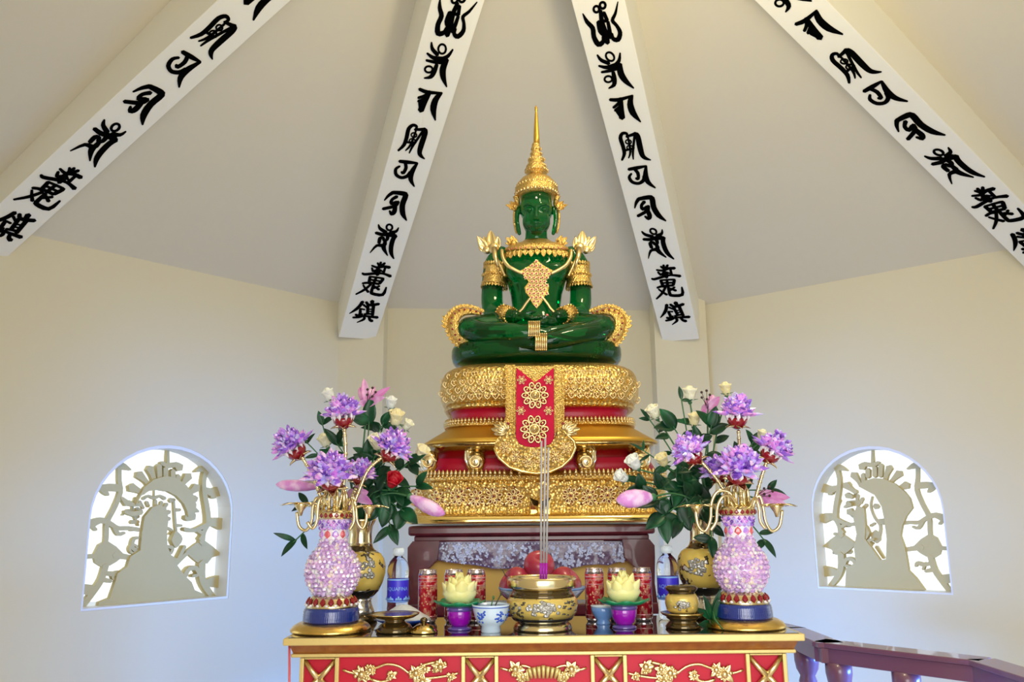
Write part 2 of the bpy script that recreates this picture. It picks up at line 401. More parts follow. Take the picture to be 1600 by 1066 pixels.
def circ(cx, cy, rx, ry, w, n=10, tilt=0.0):
    q = []
    for i in range(n + 1):
        a = 2 * PI * i / n; x, y = rx * math.cos(a), ry * math.sin(a)
        q.append((cx + x * math.cos(tilt) - y * math.sin(tilt), cy + x * math.sin(tilt) + y * math.cos(tilt), w))
    return q
Z1 = ((0, 180), 0.2125); Z2 = ((180, 0), 300 / 1332); Z4 = ((590, 0), 200 / 735); Z5 = ((870, 0), 200 / 735)
ZA = ((540, 460), 80 / 1551); ZB = ((1015, 400), 80 / 742)
GL = [
 ('trim_4', ZA, [[(510,190,90),(420,320,90),(300,430,80),(110,550,20)], [(530,280,60),(640,370,50)], [(430,400,40),(570,430,50)], [(440,420,70),(430,560,80),(380,620,70)],
   [(300,580,70),(380,640,80)], [(500,560,50),(440,640,60)], [(220,670,60),(400,660,70),(560,610,60)], [(620,200,70),(680,280,80),(800,290,90),(1000,260,90)], [(800,170,110),(800,260,90)],
   [(670,300,80),(660,560,80)], [(840,300,90),(810,600,80)], [(700,420,36),(800,420,36)], [(700,485,36),(800,485,36)], [(560,570,60),(700,560,60),(800,570,60)], [(560,620,50),(700,640,70),(960,670,90)],
   [(560,660,70),(540,730,70),(340,820,20)], [(700,650,60),(730,740,80),(800,780,90)]]),
 ('trim_5', ZB, [[(90,200,24),(180,210,34),(260,180,40),(350,175,46)], [(190,130,28),(200,210,44),(190,290,40)], [(250,130,30),(220,190,44)], [(150,150,24),(190,180,30)], [(290,190,30),(310,280,34)],
   [(110,230,24),(150,270,34),(180,250,30)], [(230,230,24),(280,250,22)], [(20,325,24),(60,335,38),(180,300,38),(300,275,30),(430,290,46)], [(230,250,50),(235,310,44)],
   [(150,350,36),(180,430,40)], [(150,350,24),(330,340,30),(345,360,40),(330,420,40)], [(240,340,34),(250,440,36)], [(180,390,26),(330,385,26)], [(190,430,30),(330,425,34)],
   [(100,460,30),(160,440,32),(220,450,24)], [(120,480,20),(160,510,26),(240,560,34)], [(220,450,30),(170,540,34),(90,620,20)], [(260,450,36),(280,540,40),(310,570,44),(460,560,46),(455,450,20)],
   [(290,470,30),(370,500,36)], [(350,450,30),(290,500,20)]]),
 ('trim_3', Z1, [circ(865,96,33,24,16,10,-0.6), [(785,40,10),(776,80,26),(805,130,32)], [(712,105,26),(760,140,32),(810,150,36)], [(942,125,8),(900,150,24),(840,145,36)], [(800,150,40),(860,182,40)],
   [(868,186,36),(820,215,36),(760,275,36),(725,330,30),(714,385,10)], [(678,205,26),(716,166,30),(745,172,26),(740,198,24),(772,196,26),(800,165,30)], [(745,205,26),(705,240,36),(640,222,24),(535,268,6)], [(705,235,40),(685,275,32),(678,340,8)]]),
 ('trim_3', Z2, [[(150,638,8),(210,612,20),(265,600,26)], [(262,600,26),(325,632,32),(345,660,34),(270,725,34),(222,800,32),(214,865,8)], [(270,645,24),(215,655,20),(188,685,24),(240,690,24)], [(250,690,24),(200,715,24),(90,705,22)], [(205,715,26),(165,760,30),(130,772,24),(132,740,12)]]),
 ('trim_3', Z2, [[(500,375,22),(560,410,26),(622,444,12)], [(622,444,14),(530,500,34),(485,555,28),(475,618,8)], [(535,400,20),(515,445,22),(465,480,20),(458,465,16)], [(475,415,14),(430,425,20),(402,470,22),(425,510,22),(480,515,24),(520,490,16)]]),
 ('trim_3', Z2, [[(568,275,14),(640,250,24),(700,200,26),(760,140,26),(810,126,22),(828,150,18),(800,172,14)], [(870,200,30),(850,230,34),(770,300,36),(715,355,30),(706,390,22),(716,422,6)], [(800,165,16),(850,188,22),(875,195,22)], circ(765,205,22,20,9), circ(722,245,24,20,9), [(622,298,8),(690,270,16),(800,180,12)], [(636,330,8),(700,285,16),(845,205,16)], [(680,240,16),(740,270,12)]]),
 ('trim_4', Z4, [[(228,522,16),(275,540,20),(358,545,10)], [(350,545,20),(320,585,30),(308,640,30),(320,700,6)], [(222,572,14),(262,558,16),(285,535,16)], [(222,592,16),(275,575,18)], [(285,545,20),(255,600,28),(236,645,30)], [(230,600,16),(238,640,22)]]),
 ('trim_4', Z4, [circ(371,285,22,27,10), [(310,248,8),(315,285,18),(345,318,20)], [(432,288,8),(405,325,18),(375,340,20)], [(285,310,10),(320,335,20),(375,345,30)], [(395,345,28),(375,400,32),(378,450,26),(397,502,6)], [(280,350,12),(330,360,18),(380,360,24)], circ(294,402,22,18,10), [(340,375,18),(325,415,24),(305,445,20),(268,452,6)]]),
 ('trim_5', Z5, [circ(226,56,16,18,13), circ(262,34,16,18,14), [(250,65,20),(258,130,26),(280,200,30),(290,250,26)], [(148,82,6),(172,128,22),(205,165,26),(212,215,26),(238,258,30),(266,240,24),(262,212,12)], [(349,14,6),(335,80,16),(318,120,20),(342,150,18),(362,190,24),(350,230,28),(322,225,22),(316,196,12)], [(238,128,24),(248,180,26),(272,205,24)], [(292,128,18),(302,180,22),(306,220,22)], [(268,75,20),(288,120,20)], [(240,130,20),(290,120,18)]]),
]
ROW = [(568, 487), (586, 436), (604, 377), (621, 322), (635, 271), (647, 221), (670, 164), (685, 101), (711, 25)]
def rib_uv(rn, px, py):
    o, S, eu, ev, en = ribs[rn]; q = onplane(px, py, S, en) - S; return q.dot(eu), q.dot(ev)
glyphs = []
BOLD = (1.0, 1.0, 1.1, 1.28, 1.25, 1.2, 1.1, 1.1, 1.0)
for (rn, (org, sc), strokes), row, bold in zip(GL, ROW, BOLD):
    S2 = []
    for st in strokes:
        q = []
        for x, y, w in st:
            px, py = org[0] + x * sc, org[1] + y * sc
            u, v = rib_uv(rn, px, py); u2, v2 = rib_uv(rn, px + 1, py); u3, v3 = rib_uv(rn, px, py + 1)
            q.append((u, v, bold * w * sc * math.sqrt(abs((u2 - u) * (v3 - v) - (u3 - u) * (v2 - v)))))
        S2.append(q)
    us = [a[0] for q in S2 for a in q]; vs_ = [a[1] for q in S2 for a in q]
    uc, vc = (min(us) + max(us)) / 2, (min(vs_) + max(vs_)) / 2
    tu, tv = rib_uv('trim_4', *row)
    glyphs.append([[(u - uc + tu * 0.3, v - vc + tv, w) for u, v, w in q] for q in S2])
# where two of the letters stand on each rib fixes how the row is spaced along it
ANCH = {'trim_3': ((2, 160, 225), (5, 343, 60)), 'trim_4': ((2, 604, 377), (8, 711, 25)), 'trim_5': ((0, 1054, 490), (8, 944, 36)), 'trim_6': ((2, 1492, 258), (6, 1272, 50))}
for rn in ('trim_3', 'trim_4', 'trim_5', 'trim_6'):
    o, S, eu, ev, en = ribs[rn]
    (i1, ax, ay), (i2, bx_, by_) = ANCH[rn]
    w1, w2 = rib_uv(rn, ax, ay)[1], rib_uv(rn, bx_, by_)[1]
    m1, m2 = rib_uv('trim_4', *ROW[i1])[1], rib_uv('trim_4', *ROW[i2])[1]
    ks = (w2 - w1) / (m2 - m1)
    for g, row in zip(glyphs, ROW):
        mb = MB(); vm = rib_uv('trim_4', *row)[1]; vn = w1 + (vm - m1) * ks
        for q in g: mb.stroke([(u, v - vm + vn, w) for u, v, w in q], (S, eu, ev, en), 0.0, 0.004)
        mb.build('brush_letter', 'black_glyph', o)

# ------------------------------------------------------------------ arched windows with their cut-out grilles
ZL = ((100, 680), 300 / 1103); ZR = ((1240, 680), 280 / 1105)
def window(name, fr, hole, org_sc, mirror, solid, small, vines):
    o, d, up, n = fr; mbf = MB(); m = len(hole)
    uc = sum(h[0] for h in hole) / m
    pts = lambda k, off: [o + d * (uc + (h[0] - uc) * k) + up * max(EYE - (0.5035 if k == 1.0 else 0.491), EYE - 0.504 + (h[1] - EYE + 0.504) * (1 - (1 - k) * 0.8)) + n * off for h in hole]
    A, B, C, D = pts(1.0, 0.004), pts(0.975, 0.004), pts(0.975, WT + 0.01), pts(1.0, WT + 0.01)
    fs = []
    for i in range(m):
        j = (i + 1) % m
        for a in range(4):
            b = (a + 1) % 4; fs.append((a * m + i, a * m + j, b * m + j, b * m + i))
    mbf.add(A + B + C + D, fs, False)
    w = struct(mbf.build(name, 'white_frame'))
    org, sc = org_sc; off = WT - 0.035
    p0 = o + n * off
    def uv(x, y):
        px, py = org[0] + x * sc, org[1] + y * sc
        q = onplane(px, py, p0, n) - p0; return q.dot(d), q.z
    F = (p0, d, up, n)
    def trace(name_, polys, strokes, d0, d1):
        mb = MB(); e = 0.0
        for p in polys: e += 0.0004; mb.prism([uv(*q) for q in p], F, d0 - e, d1 + e)
        for st in strokes:
            e += 0.00025
            q = []
            for x, y, w_ in st:
                a = uv(x, y); b = uv(x + 4, y); q.append((a[0], a[1], w_ * abs(b[0] - a[0]) / 4 * 1.05))
            mb.stroke(q, F, d0 - e, d1 + e)
        return mb.build(name_, 'plaster', w)
    trace('grille', *vines, 0.0, 0.03)
    trace('throne_silhouette', solid, [], -0.02, 0.018)
    trace('inner_grille', *small, 0.03, 0.05)
    return w
def blob(x, y, r, n=10): return [(x + r * math.cos(2 * PI * i / n), y + r * math.sin(2 * PI * i / n)) for i in range(n)]
v_str = [[(320,180,22),(320,260,22),(325,330,26),(290,420,26),(250,500,26),(245,580,24),(240,640,24)], [(290,180,16),(330,176,40),(385,200,8)], [(205,298,20),(260,300,40),(325,305,40)], [(205,300,20),(235,325,30),(255,345,14)],
  [(150,515,50),(210,490,34),(260,505,26),(310,535,24),(370,535,22),(440,545,20)], [(290,530,22),(315,570,20),(350,562,12)], [(160,520,20),(185,545,16)], [(120,700,24),(190,695,26)], [(290,690,34),(390,705,26)],
  [(240,750,34),(215,830,34),(170,900,34),(105,990,28)], [(105,885,56),(155,890,56)], [(215,830,30),(270,840,20)], [(240,790,20),(280,800,24),(320,790,22),(330,810,14)], [(275,790,18),(285,830,14)],
  [(440,670,24),(395,650,20),(400,600,18),(430,590,14)], circ(400,655,22,24,12), [(350,440,16),(395,452,26),(445,445,24)], [(370,390,30),(400,400,20),(440,400,20)],
  [(598,85,10),(597,130,14),(598,175,18)], [(492,190,40),(510,235,24),(520,270,26)], [(430,225,44),(470,265,22),(490,290,26)], [(385,300,48),(430,320,26),(460,330,26)], [(365,395,34),(330,360,14)], [(665,190,46),(640,170,28),(600,178,24),(560,160,20)],
  [(545,175,26),(548,245,26)], [(583,190,26),(582,245,26)], [(625,205,26),(625,250,26)], [(655,235,24),(650,285,26)], [(715,235,44),(685,275,24),(670,300,24)], [(762,300,46),(725,330,24),(700,345,26)], [(755,365,34),(725,375,24)], [(740,465,44),(715,480,26),(700,470,26)], [(735,420,30),(770,440,10)],
  [(822,180,26),(802,260,22),(806,340,24),(820,420,26),(826,500,26),(800,560,24),(790,620,30)], [(825,185,36),(790,195,30),(755,210,8)], [(905,318,50),(855,330,44),(808,315,26)], [(850,345,30),(865,360,14)], [(905,512,56),(860,500,44),(822,512,26)],
  [(825,510,22),(790,530,22),(740,548,20),(690,540,18)], [(760,545,16),(795,570,18),(775,598,12)], [(790,735,36),(790,820,34),(815,880,32),(855,932,26)], [(900,840,60),(850,845,50),(810,850,30)], [(690,810,26),(715,770,22),(755,765,22),(768,800,18),(735,810,14)],
  [(640,560,20),(645,600,60),(640,640,20)], [(690,640,18),(650,720,18)], [(590,640,14),(620,650,18),(610,680,14)], [(610,700,16),(640,720,20),(680,700,14)], [(640,740,20),(690,690,20),(705,680,20)]]
v_pol = [[(170,690),(200,630),(245,605),(300,640),(350,690),(300,730),(265,750),(215,757),(180,735)], [(695,670),(755,625),(800,600),(855,640),(905,685),(850,705),(825,738),(780,742),(745,715)]]
ringL = [(405,400),(425,350),(455,300),(510,255),(580,235),(640,248),(695,290),(735,345),(752,400),(745,450),(705,470),(700,440),(680,395),(640,352),(590,325),(535,316),(480,322),(435,350)]
bodyL = [(185,990),(192,960),(255,935),(285,850),(300,795),(355,755),(372,700),(430,662),(440,560),(455,470),(500,415),(540,400),(578,418),(592,480),(582,560),(585,640),(612,700),(640,745),(682,805),(725,845),(742,890),(795,912),(805,940),(650,950),(400,970)]
smallL = ([], [[(533,318,6),(533,350,8),(533,370,8)], [(450,380,14),(470,420,16)], [(425,360,14),(412,400,10)], [(470,365,18),(500,350,14),(533,362,16),(565,350,14),(595,365,18)], [(433,425,24),(460,440,20)], [(490,385,18),(500,410,16)], [(540,375,16),(540,405,20)], [(575,385,18),(570,410,16)], [(605,395,20),(585,425,16)],
  [(620,440,22),(590,460,18)], [(625,375,26),(650,372,14)], [(645,380,10),(650,450,12),(655,520,12),(660,560,10)], [(405,455,22),(440,470,22)], [(400,500,22),(440,500,20)], [(620,480,20),(590,490,18)], [(610,535,14),(635,550,12),(620,570,10)], [(395,545,16),(415,545,14)], [(660,430,18),(680,430,16)], [(655,520,18),(690,520,12)], [(410,380,8),(410,440,10),(440,520,10)], [(350,460,8),(380,430,10),(400,440,14)]])
window('window_1', FRL, H1, ZL, False, [bodyL, ringL], smallL, (v_pol, v_str))
# the second grille is the first one's mirror image; only its middle stands turned to the other side
def mir(q): return (1083 - q[0] * 1.0, q[1] * 0.985 + 12) + tuple(q[2:])
v_str2 = [[mir(p) for p in st] for st in v_str if not (330 <= st[0][0] <= 450 and 360 <= st[0][1] <= 700)]
v_pol2 = [[mir(p) for p in st] for st in v_pol]
bodyR = [(325,935),(330,820),(390,785),(378,690),(395,610),(372,500),(395,440),(440,450),(450,560),(445,640),(490,700),(540,770),(575,765),(580,640),(565,520),(548,440),(505,370),(410,320),(405,305),(450,280),(500,265),(560,270),(630,300),(690,350),(722,390),(738,450),(700,500),(675,560),(665,620),(690,690),(705,770),(715,835),(760,880),(815,955),(560,950)]
smallR = ([], [[(365,350,14),(375,385,16)], [(275,400,20),(262,440,16),(255,490,16),(225,510,14)], [(320,420,26),(390,420,40)], [(325,465,20),(360,490,40),(400,500,40)], [(385,370,18),(380,400,18)], [(415,390,20),(400,420,20)], [(440,430,20),(420,450,20)], [(475,380,10),(465,440,12),(490,510,14),(525,560,16),(520,620,16)], [(490,440,34),(510,440,30)], [(545,535,40),(505,530,20)], [(465,560,16),(490,545,14)], [(495,610,60),(500,650,50)], [(450,660,16),(480,670,14)], [(500,690,20),(545,760,16)], [(255,630,20),(240,680,20),(275,700,20)], [(340,720,30),(270,710,40),(235,730,16)], [(240,610,16),(280,620,20),(300,640,14)], [(280,540,14),(320,560,20),(345,550,14)], [(330,300,34),(325,320,20)]])
window('window_2', FRR, H2, ZR, True, [bodyR], smallR, (v_pol2, v_str2))
# ------------------------------------------------------------------ red and gold altar table
ZT = EYE - 0.317
YF = 2.32
def bandbox(mb, x0, x1, y0, y1, z0, z1): mb.box((x0, y0, z0), (x1, y1, z1))
CXT = P(831, 825, 3.14).x
tl, tr_ = P(442, 996, YF).x, P(1258, 994, YF).x
zl = lambda y, Y=YF: P(850, y, Y).z
t = thing('altar_table', ((tl + tr_) / 2, YF, 0), 'long red altar table with gold edges and carved gold reliefs under all the offerings', 'table')
YB = YF + 0.42
mb = MB(); mb.box((tl + 0.012, YF + 0.012, ZT - 0.012), (tr_ - 0.012, YB, ZT)); mb.build('glass_top', 'black_glass', t)
mb = MB()
zt1 = ZT - 0.001; zt2 = zl(1006); zt3 = zl(1022); zt4 = zl(1028)
mb.box((tl, YF, zt2), (tr_, YF + 0.012, zt1)); mb.box((tl, YF + 0.012, zt2), (tl + 0.012, YB, zt1)); mb.box((tr_ - 0.012, YF + 0.012, zt2), (tr_, YB, zt1)); mb.box((tl + .012, YB, zt2), (tr_ - .012, YB + 0.01, zt1))
mb.build('gold_edge', 'gold_paint', t, bevel=0.003)
bx0, bx1 = P(470, 1040, YF + 0.05).x, P(1229, 1040, YF + 0.05).x
by = YF + 0.05
# sloping brown moulding, then gold bead line
mb = MB()
mb.hexa([(bx0 - 0.018, by - 0.012, zt3), (bx1 + 0.018, by - 0.012, zt3), (bx1 + 0.018, YB - .03, zt3), (bx0 - 0.018, YB - .03, zt3)], [(tl + 0.014, YF + 0.014, zt2), (tr_ - 0.014, YF + 0.014, zt2), (tr_ - 0.014, YB, zt2), (tl + 0.014, YB, zt2)])
mb.build('moulding', 'brown_moulding', t)
mb = MB(); mb.box((bx0 - 0.024, by - 0.016, zt4), (bx1 + 0.024, YB - 0.03, zt3)); mb.build('gold_bead', 'gold_paint', t, bevel=0.003)
mb = MB(); mb.box((bx0, by, 0.22), (bx1, YB - 0.05, zt4)); mb.build('carcass', 'red_lacquer', t)
for x in (bx0 + 0.05, bx1 - 0.05):
    for y in (by + 0.05, YB - 0.1):
        mb = MB(); mb.lathe([(0.05, 0), (0.06, 0.06), (0.04, 0.14), (0.055, 0.225)], (x, y, 0), 16); mb.build('leg', 'gold_paint', t)
zb = zl(1066) - 0.16
frames = [(470, 531), (721, 779), (922, 979), (1164, 1228)]
k_ = K(by)
def XP(px): return P(px, 1040, by).x
for a, b in frames:
    x0, x1 = XP(a), XP(b); w = 0.011; zt_ = zt4 - 0.001; zb_ = zt_ - (x1 - x0) * 1.02
    xc, zc = (x0 + x1) / 2, (zt_ + zb_) / 2
    mb = MB()
    mb.box((x0, by - 0.014, zb_), (x0 + w, by, zt_)); mb.box((x1 - w, by - 0.014, zb_), (x1, by, zt_))
    mb.box((x0 + w, by - 0.014, zt_ - 0.004), (x1 - w, by, zt_)); mb.box((x0 + w, by - 0.014, zb_), (x1 - w, by, zb_ + w))
    fr_ = mb.build('panel_frame', 'gold_paint', t, bevel=0.002)
    mb = MB()
    for sx, sz in ((1, 1), (1, -1), (-1, 1), (-1, -1)):
        hx, hz = (x1 - x0) / 2 - w, (zt_ - zb_) / 2 - w * 0.6
        mb.tube([(xc, by - 0.012, zc), (xc + sx * hx * 0.5, by - 0.010, zc + sz * hz * 0.45), (xc + sx * hx, by - 0.003, zc + sz * hz)], [0.010, 0.0075, 0.006], 8)
        mb.tube([(xc + sx * hx * 0.25, by - 0.011, zc + sz * hz * 0.1), (xc + sx * hx, by - 0.003, zc + sz * hz * 0.85)], [0.005, 0.003], 6)
    mb.ball((xc, by - 0.013, zc), (0.010, 0.006, 0.010))
    mb.build('cross_carving', 'gold_pale', fr_)
def branch(name, base, seg, blossoms, flip=False, px0=0):
    """gold relief branch with leaf clusters; coordinates are pixels of the front"""
    mb = MB()
    f = (lambda x: 2 * px0 - x) if flip else (lambda x: x)
    for pts in seg:
        q = [P(f(x), y, by - 0.004) for x, y, r in pts]; mb.tube(spline([tuple(a) for a in q], 3), [pts[0][2] * k_] * ((len(q) - 1) * 3 + 1), 6)
    rnd = random.Random(base)
    for x, y, r in blossoms:
        c = P(f(x), y, by - 0.006)
        for i in range(9):
            a = 2 * PI * i / 9 + rnd.random(); l = r * k_ * (0.7 + 0.6 * rnd.random())
            d = Vector((math.cos(a), -0.25, math.sin(a)))
            mb.petal(c, d, (0, -1, 0), l, l * 0.55, 0.2, 0.5, 4, 4)
        mb.ball(c, r * k_ * 0.42, 7, 5)
        for i in range(4):
            a = rnd.random() * 6.28; mb.ball(c + Vector((math.cos(a), -0.1, math.sin(a))) * r * k_ * 0.7, r * k_ * 0.22, 6, 4)
    return mb.build(name, 'gold_pale', t, solid=0.002)
segL = [[(536, 1047, 1.5), (552, 1052, 2), (570, 1050, 2.4), (592, 1042, 2.6), (606, 1038, 2.4), (625, 1042, 2.2), (645, 1056, 2), (668, 1060, 2), (700, 1056, 1.6), (716, 1052, 1)],
        [(620, 1050, 2), (612, 1060, 3), (596, 1066, 3), (580, 1062, 2)], [(640, 1052, 2), (660, 1040, 2), (680, 1035, 1)], [(560, 1050, 1.5), (560, 1040, 1)]]
blL = [(565, 1054, 13), (578, 1047, 10), (612, 1056, 8), (650, 1052, 12), (664, 1046, 9), (688, 1042, 12), (704, 1058, 8), (660, 1066, 12)]
branch('floral_relief', 1, segL, blL)
branch('floral_relief', 2, segL, blL, True, 848.5)
for fl_ in (False, True): branch('floral_relief', 3, [[(782, 1044, 1.5), (800, 1048, 2), (815, 1040, 2), (832, 1045, 2)], [(803, 1048, 2), (808, 1056, 2), (815, 1064, 2)]], [(805, 1046, 12), (817, 1058, 9)], fl_, 849)
mb = MB()
for i in range(-3, 4):
    c = P(849 + i * 6, 1060, by - 0.006); mb.tube([c, P(849 + i * 7.5, 1040 + abs(i) * 1.5, by - 0.010)], [0.004, 0.0065], 6)
for sg in (-1, 1):
    for j in range(3): mb.tube([P(849 + sg * (24 + j * 5), 1064, by - .006), P(849 + sg * (26 + j * 8), 1046 + j * 3, by - .008)], [0.006, 0.003], 6)
mb.build('shell_relief', 'gold_paint', t)
mb = MB(); mb.tube([P(452, 1009, YF + 0.03), P(452, 1200, YF + 0.03)], 0.0032, 8)
tag(mb.build('hanging_cord', 'gem_pink'), 'thin pink cord hanging under the left corner of the altar table', 'cord')

# ------------------------------------------------------------------ carved wooden stand
rt = thing('rear_table', (CXT, 3.5, 0), 'plain dark table behind the red altar carrying the wooden stand', 'table')
mb = MB(); mb.box((CXT - 0.455, 3.125, ZT - 0.04), (CXT + 0.455, 4.02, ZT - 0.004)); mb.build('table_top', 'mahogany', rt, bevel=0.004)
mb = MB(); mb.box((CXT - 0.43, 3.15, 0.5), (CXT + 0.43, 3.99, ZT - 0.04)); mb.build('cabinet_body', 'mahogany', rt)
for x in (-0.4, 0.4):
    for y in (3.2, 3.95):
        mb = MB(); mb.box((CXT + x - 0.03, y - .03, 0), (CXT + x + 0.03, y + .03, 0.5)); mb.build('leg', 'mahogany', rt)
YS = 3.14
x0, x1 = P(638, 825, YS).x, P(1023, 825, YS).x
st = thing('wooden_stand', ((x0 + x1) / 2, YS, ZT), 'dark red wooden stand with pearly carved apron holding the gold pedestal', 'stand')
zs = lambda y: P(840, y, YS).z
mb = MB(); mb.box((x0, YS - 0.012, zs(836)), (x1, YS + 0.75, zs(820.5))); mb.build('top', 'mahogany', st, bevel=0.009)
mb = MB(); mb.box((x0 + 0.02, YS + 0.008, zs(846)), (x1 - 0.02, YS + 0.72, zs(836))); mb.build('moulding', 'mahogany', st, bevel=0.006)
q0, q1 = P(637, 900, YS).x, P(1024, 900, YS).x
ztop = zs(846)
for sg, xa in ((1, q0), (-1, q1)):
    for yy in (YS + 0.0, YS + 0.66):
        pl = [(0.018, ztop), (0.002, ztop - 0.02), (-0.001, ztop - 0.06), (0.004, ztop - 0.15), (0.0, ZT), (0.05, ZT), (0.056, ztop - 0.15), (0.07, ztop - 0.10), (0.11, ztop - 0.06), (0.11, ztop)]
        mb = MB(); mb.prism([(xa + sg * u, v) for u, v in pl], (Vector((0, yy, 0)), Vector((1, 0, 0)), Vector((0, 0, 1)), Vector((0, 1, 0))), 0, 0.06); mb.build('leg', 'mahogany', st, bevel=0.004)
    mb = MB(); mb.box((min(xa + sg * .012, xa + sg * .03), YS + 0.06, ZT + 0.15), (max(xa + sg * .012, xa + sg * .03), YS + 0.66, ztop)); mb.build('side_apron', 'mahogany', st)
ap = [(665, 846), (996, 846), (1000, 900), (990, 880), (976, 876), (962, 880), (950, 884), (935, 882), (912, 884), (890, 889), (848, 890), (800, 889), (770, 889), (745, 884), (722, 881), (706, 880), (696, 878), (685, 876), (672, 880), (660, 902)]
FS = (Vector((0, YS + 0.012, 0)), Vector((1, 0, 0)), Vector((0, 0, 1)), Vector((0, 1, 0)))
def onS(x, y, Y=YS + 0.012): q = P(x, y, Y); return (q.x, q.z)
mb = MB(); mb.prism([onS(*q) for q in ap], FS, 0.0, 0.022); apr = mb.build('apron', 'mauve_carved', st)
mb = MB(); rnd = random.Random(5)
for i in range(150):
    x = rnd.uniform(690, 985); e = abs(x - 838) / 150
    y = rnd.uniform(853, 884 - 8 * e)
    c = P(x, y, YS + 0.008); r = rnd.uniform(2.0, 4.6) * K(YS)
    for k in range(4):
        a = rnd.random() * 6.28; mb.petal(c, (math.cos(a), -0.2, math.sin(a)), (0, -1, 0), r * 1.5, r, 0.2, 0.4, 3, 3)
    mb.ball(c, r * 0.4, 6, 4)
tag(mb.build('pearl_flowers', 'pearl_inlay', apr), kind='stuff')
mb = MB()
for x in range(666, 994, 5): mb.ball(P(x, 849.5, YS + 0.008), 0.0035, 6, 4)
for i in range(len(ap) - 3):
    a, b = ap[i + 2], ap[i + 3]
    n = max(1, int(math.hypot(a[0] - b[0], a[1] - b[1]) / 5.5))
    for j in range(n): mb.ball(P(a[0] + (b[0] - a[0]) * j / n, a[1] + (b[1] - a[1]) * j / n - 2.5, YS + 0.008), 0.0032, 6, 4)
mb.build('bead_edge', 'pearl_inlay', apr)
mb = MB(); mb.box((q0 + 0.035, YS + 0.063, ZT + 0.004), (q1 - 0.035, YS + 0.075, zs(860))); mb.build('back_panel', 'yellow_cloth', st)

# ------------------------------------------------------------------ gilded pedestal
CX, CY = P(842, 700, 3.52).x, 3.56
pd = thing('gilded_pedestal', (CX, CY, zs(820)), 'tiered gold throne pedestal with red bands and a hanging red banner', 'pedestal')
def tier(name, m, levels, n, smooth=True, solidcap=True):
    """levels: (half width in pixels at the sides, front depth Y, pixel row of the front face)"""
    mb = MB(); prof = []
    for hw, yf, row in levels:
        Yside = yf + (CY - yf) * 0.35
        prof.append(((hw * K(Yside), CY - yf), P(842, row, yf).z))
    mb.lathe(prof, (CX, CY, 0), 72, sup(n), solidcap, smooth); return mb.build(name, m, pd)
tier('base_moulding', 'gold_polished', [(208, 3.09, 818), (210, 3.085, 815), (209, 3.09, 808), (204, 3.11, 803), (197, 3.15, 800)], 7)
tier('carved_band', 'gold_carved', [(197, 3.16, 803), (196, 3.16, 800), (193, 3.165, 790), (191, 3.17, 776), (190, 3.175, 756), (190, 3.175, 748)], 7)
tier('bead_cornice', 'gold_fine', [(190, 3.17, 751), (193, 3.155, 749), (193, 3.155, 745), (189, 3.165, 741), (186, 3.18, 737), (180, 3.2, 735)], 7)
tier('red_recess', 'red_lacquer', [(181, 3.20, 738), (172, 3.235, 722), (172, 3.235, 700), (172, 3.235, 686)], 6)
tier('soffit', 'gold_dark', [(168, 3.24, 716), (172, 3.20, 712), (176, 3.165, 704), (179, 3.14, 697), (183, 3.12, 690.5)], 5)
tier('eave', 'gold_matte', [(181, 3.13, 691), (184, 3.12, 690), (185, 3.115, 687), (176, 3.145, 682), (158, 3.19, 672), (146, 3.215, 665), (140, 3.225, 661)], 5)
tier('upper_cornice', 'gold_fine', [(142, 3.22, 664), (150, 3.20, 663), (151, 3.20, 660), (147, 3.21, 656), (142, 3.22, 655)], 5)
tier('red_neck', 'red_lacquer', [(139, 3.225, 657), (137, 3.232, 648), (139, 3.228, 638), (146, 3.2, 634)], 4.5)
prof = [(144, 3.20, 636), (149, 3.185, 634), (152, 3.18, 631)]
for i in range(13):
    a = -PI / 2 + PI * i / 12; prof.append((146 + 13 * math.cos(a), 3.19 - 0.035 * math.cos(a), 600 - 29 * math.sin(a) * 1.0))
prof += [(143, 3.215, 569.5), (130, 3.25, 567)]
roll = tier('lotus_roll', 'gold_carved', prof, 4.5)
# small points standing along the cornices
def rowpoints(name, hwpx, yf, row, step, h, n, m='gold_pale', lim=1.0, dome=False):
    mb = MB(); a_, b_ = hwpx * K(yf + (CY - yf) * 0.35), CY - yf; z = P(842, row, yf).z; f = sup(n); prev = None; acc = 0
    for i in range(1441):
        a = PI + PI * i / 1440
        e = f(a); p = Vector((CX + a_ * e[0], CY + b_ * e[1], z))
        if prev is not None: acc += (p - prev).length
        if prev is None or acc >= step:
            acc = 0
            out = Vector((e[0] * 0.4, -1, 0)).normalized()
            mb.lathe([(step * 0.40, 0), (step * 0.48, h * 0.3), (step * 0.3, h * 0.62), (step * 0.02, h)], p, 6)
            mb.ball(p + out * step * 0.3 - Vector((0, 0, h * 0.25)), step * 0.36, 6, 4)
        prev = p
    return tag(mb.build(name, m, pd), kind='stuff')
rowpoints('lotus_points', 191, 3.158, 741, 0.0155, 0.021, 7)
rowpoints('upper_points', 149, 3.203, 657, 0.0150, 0.018, 5)
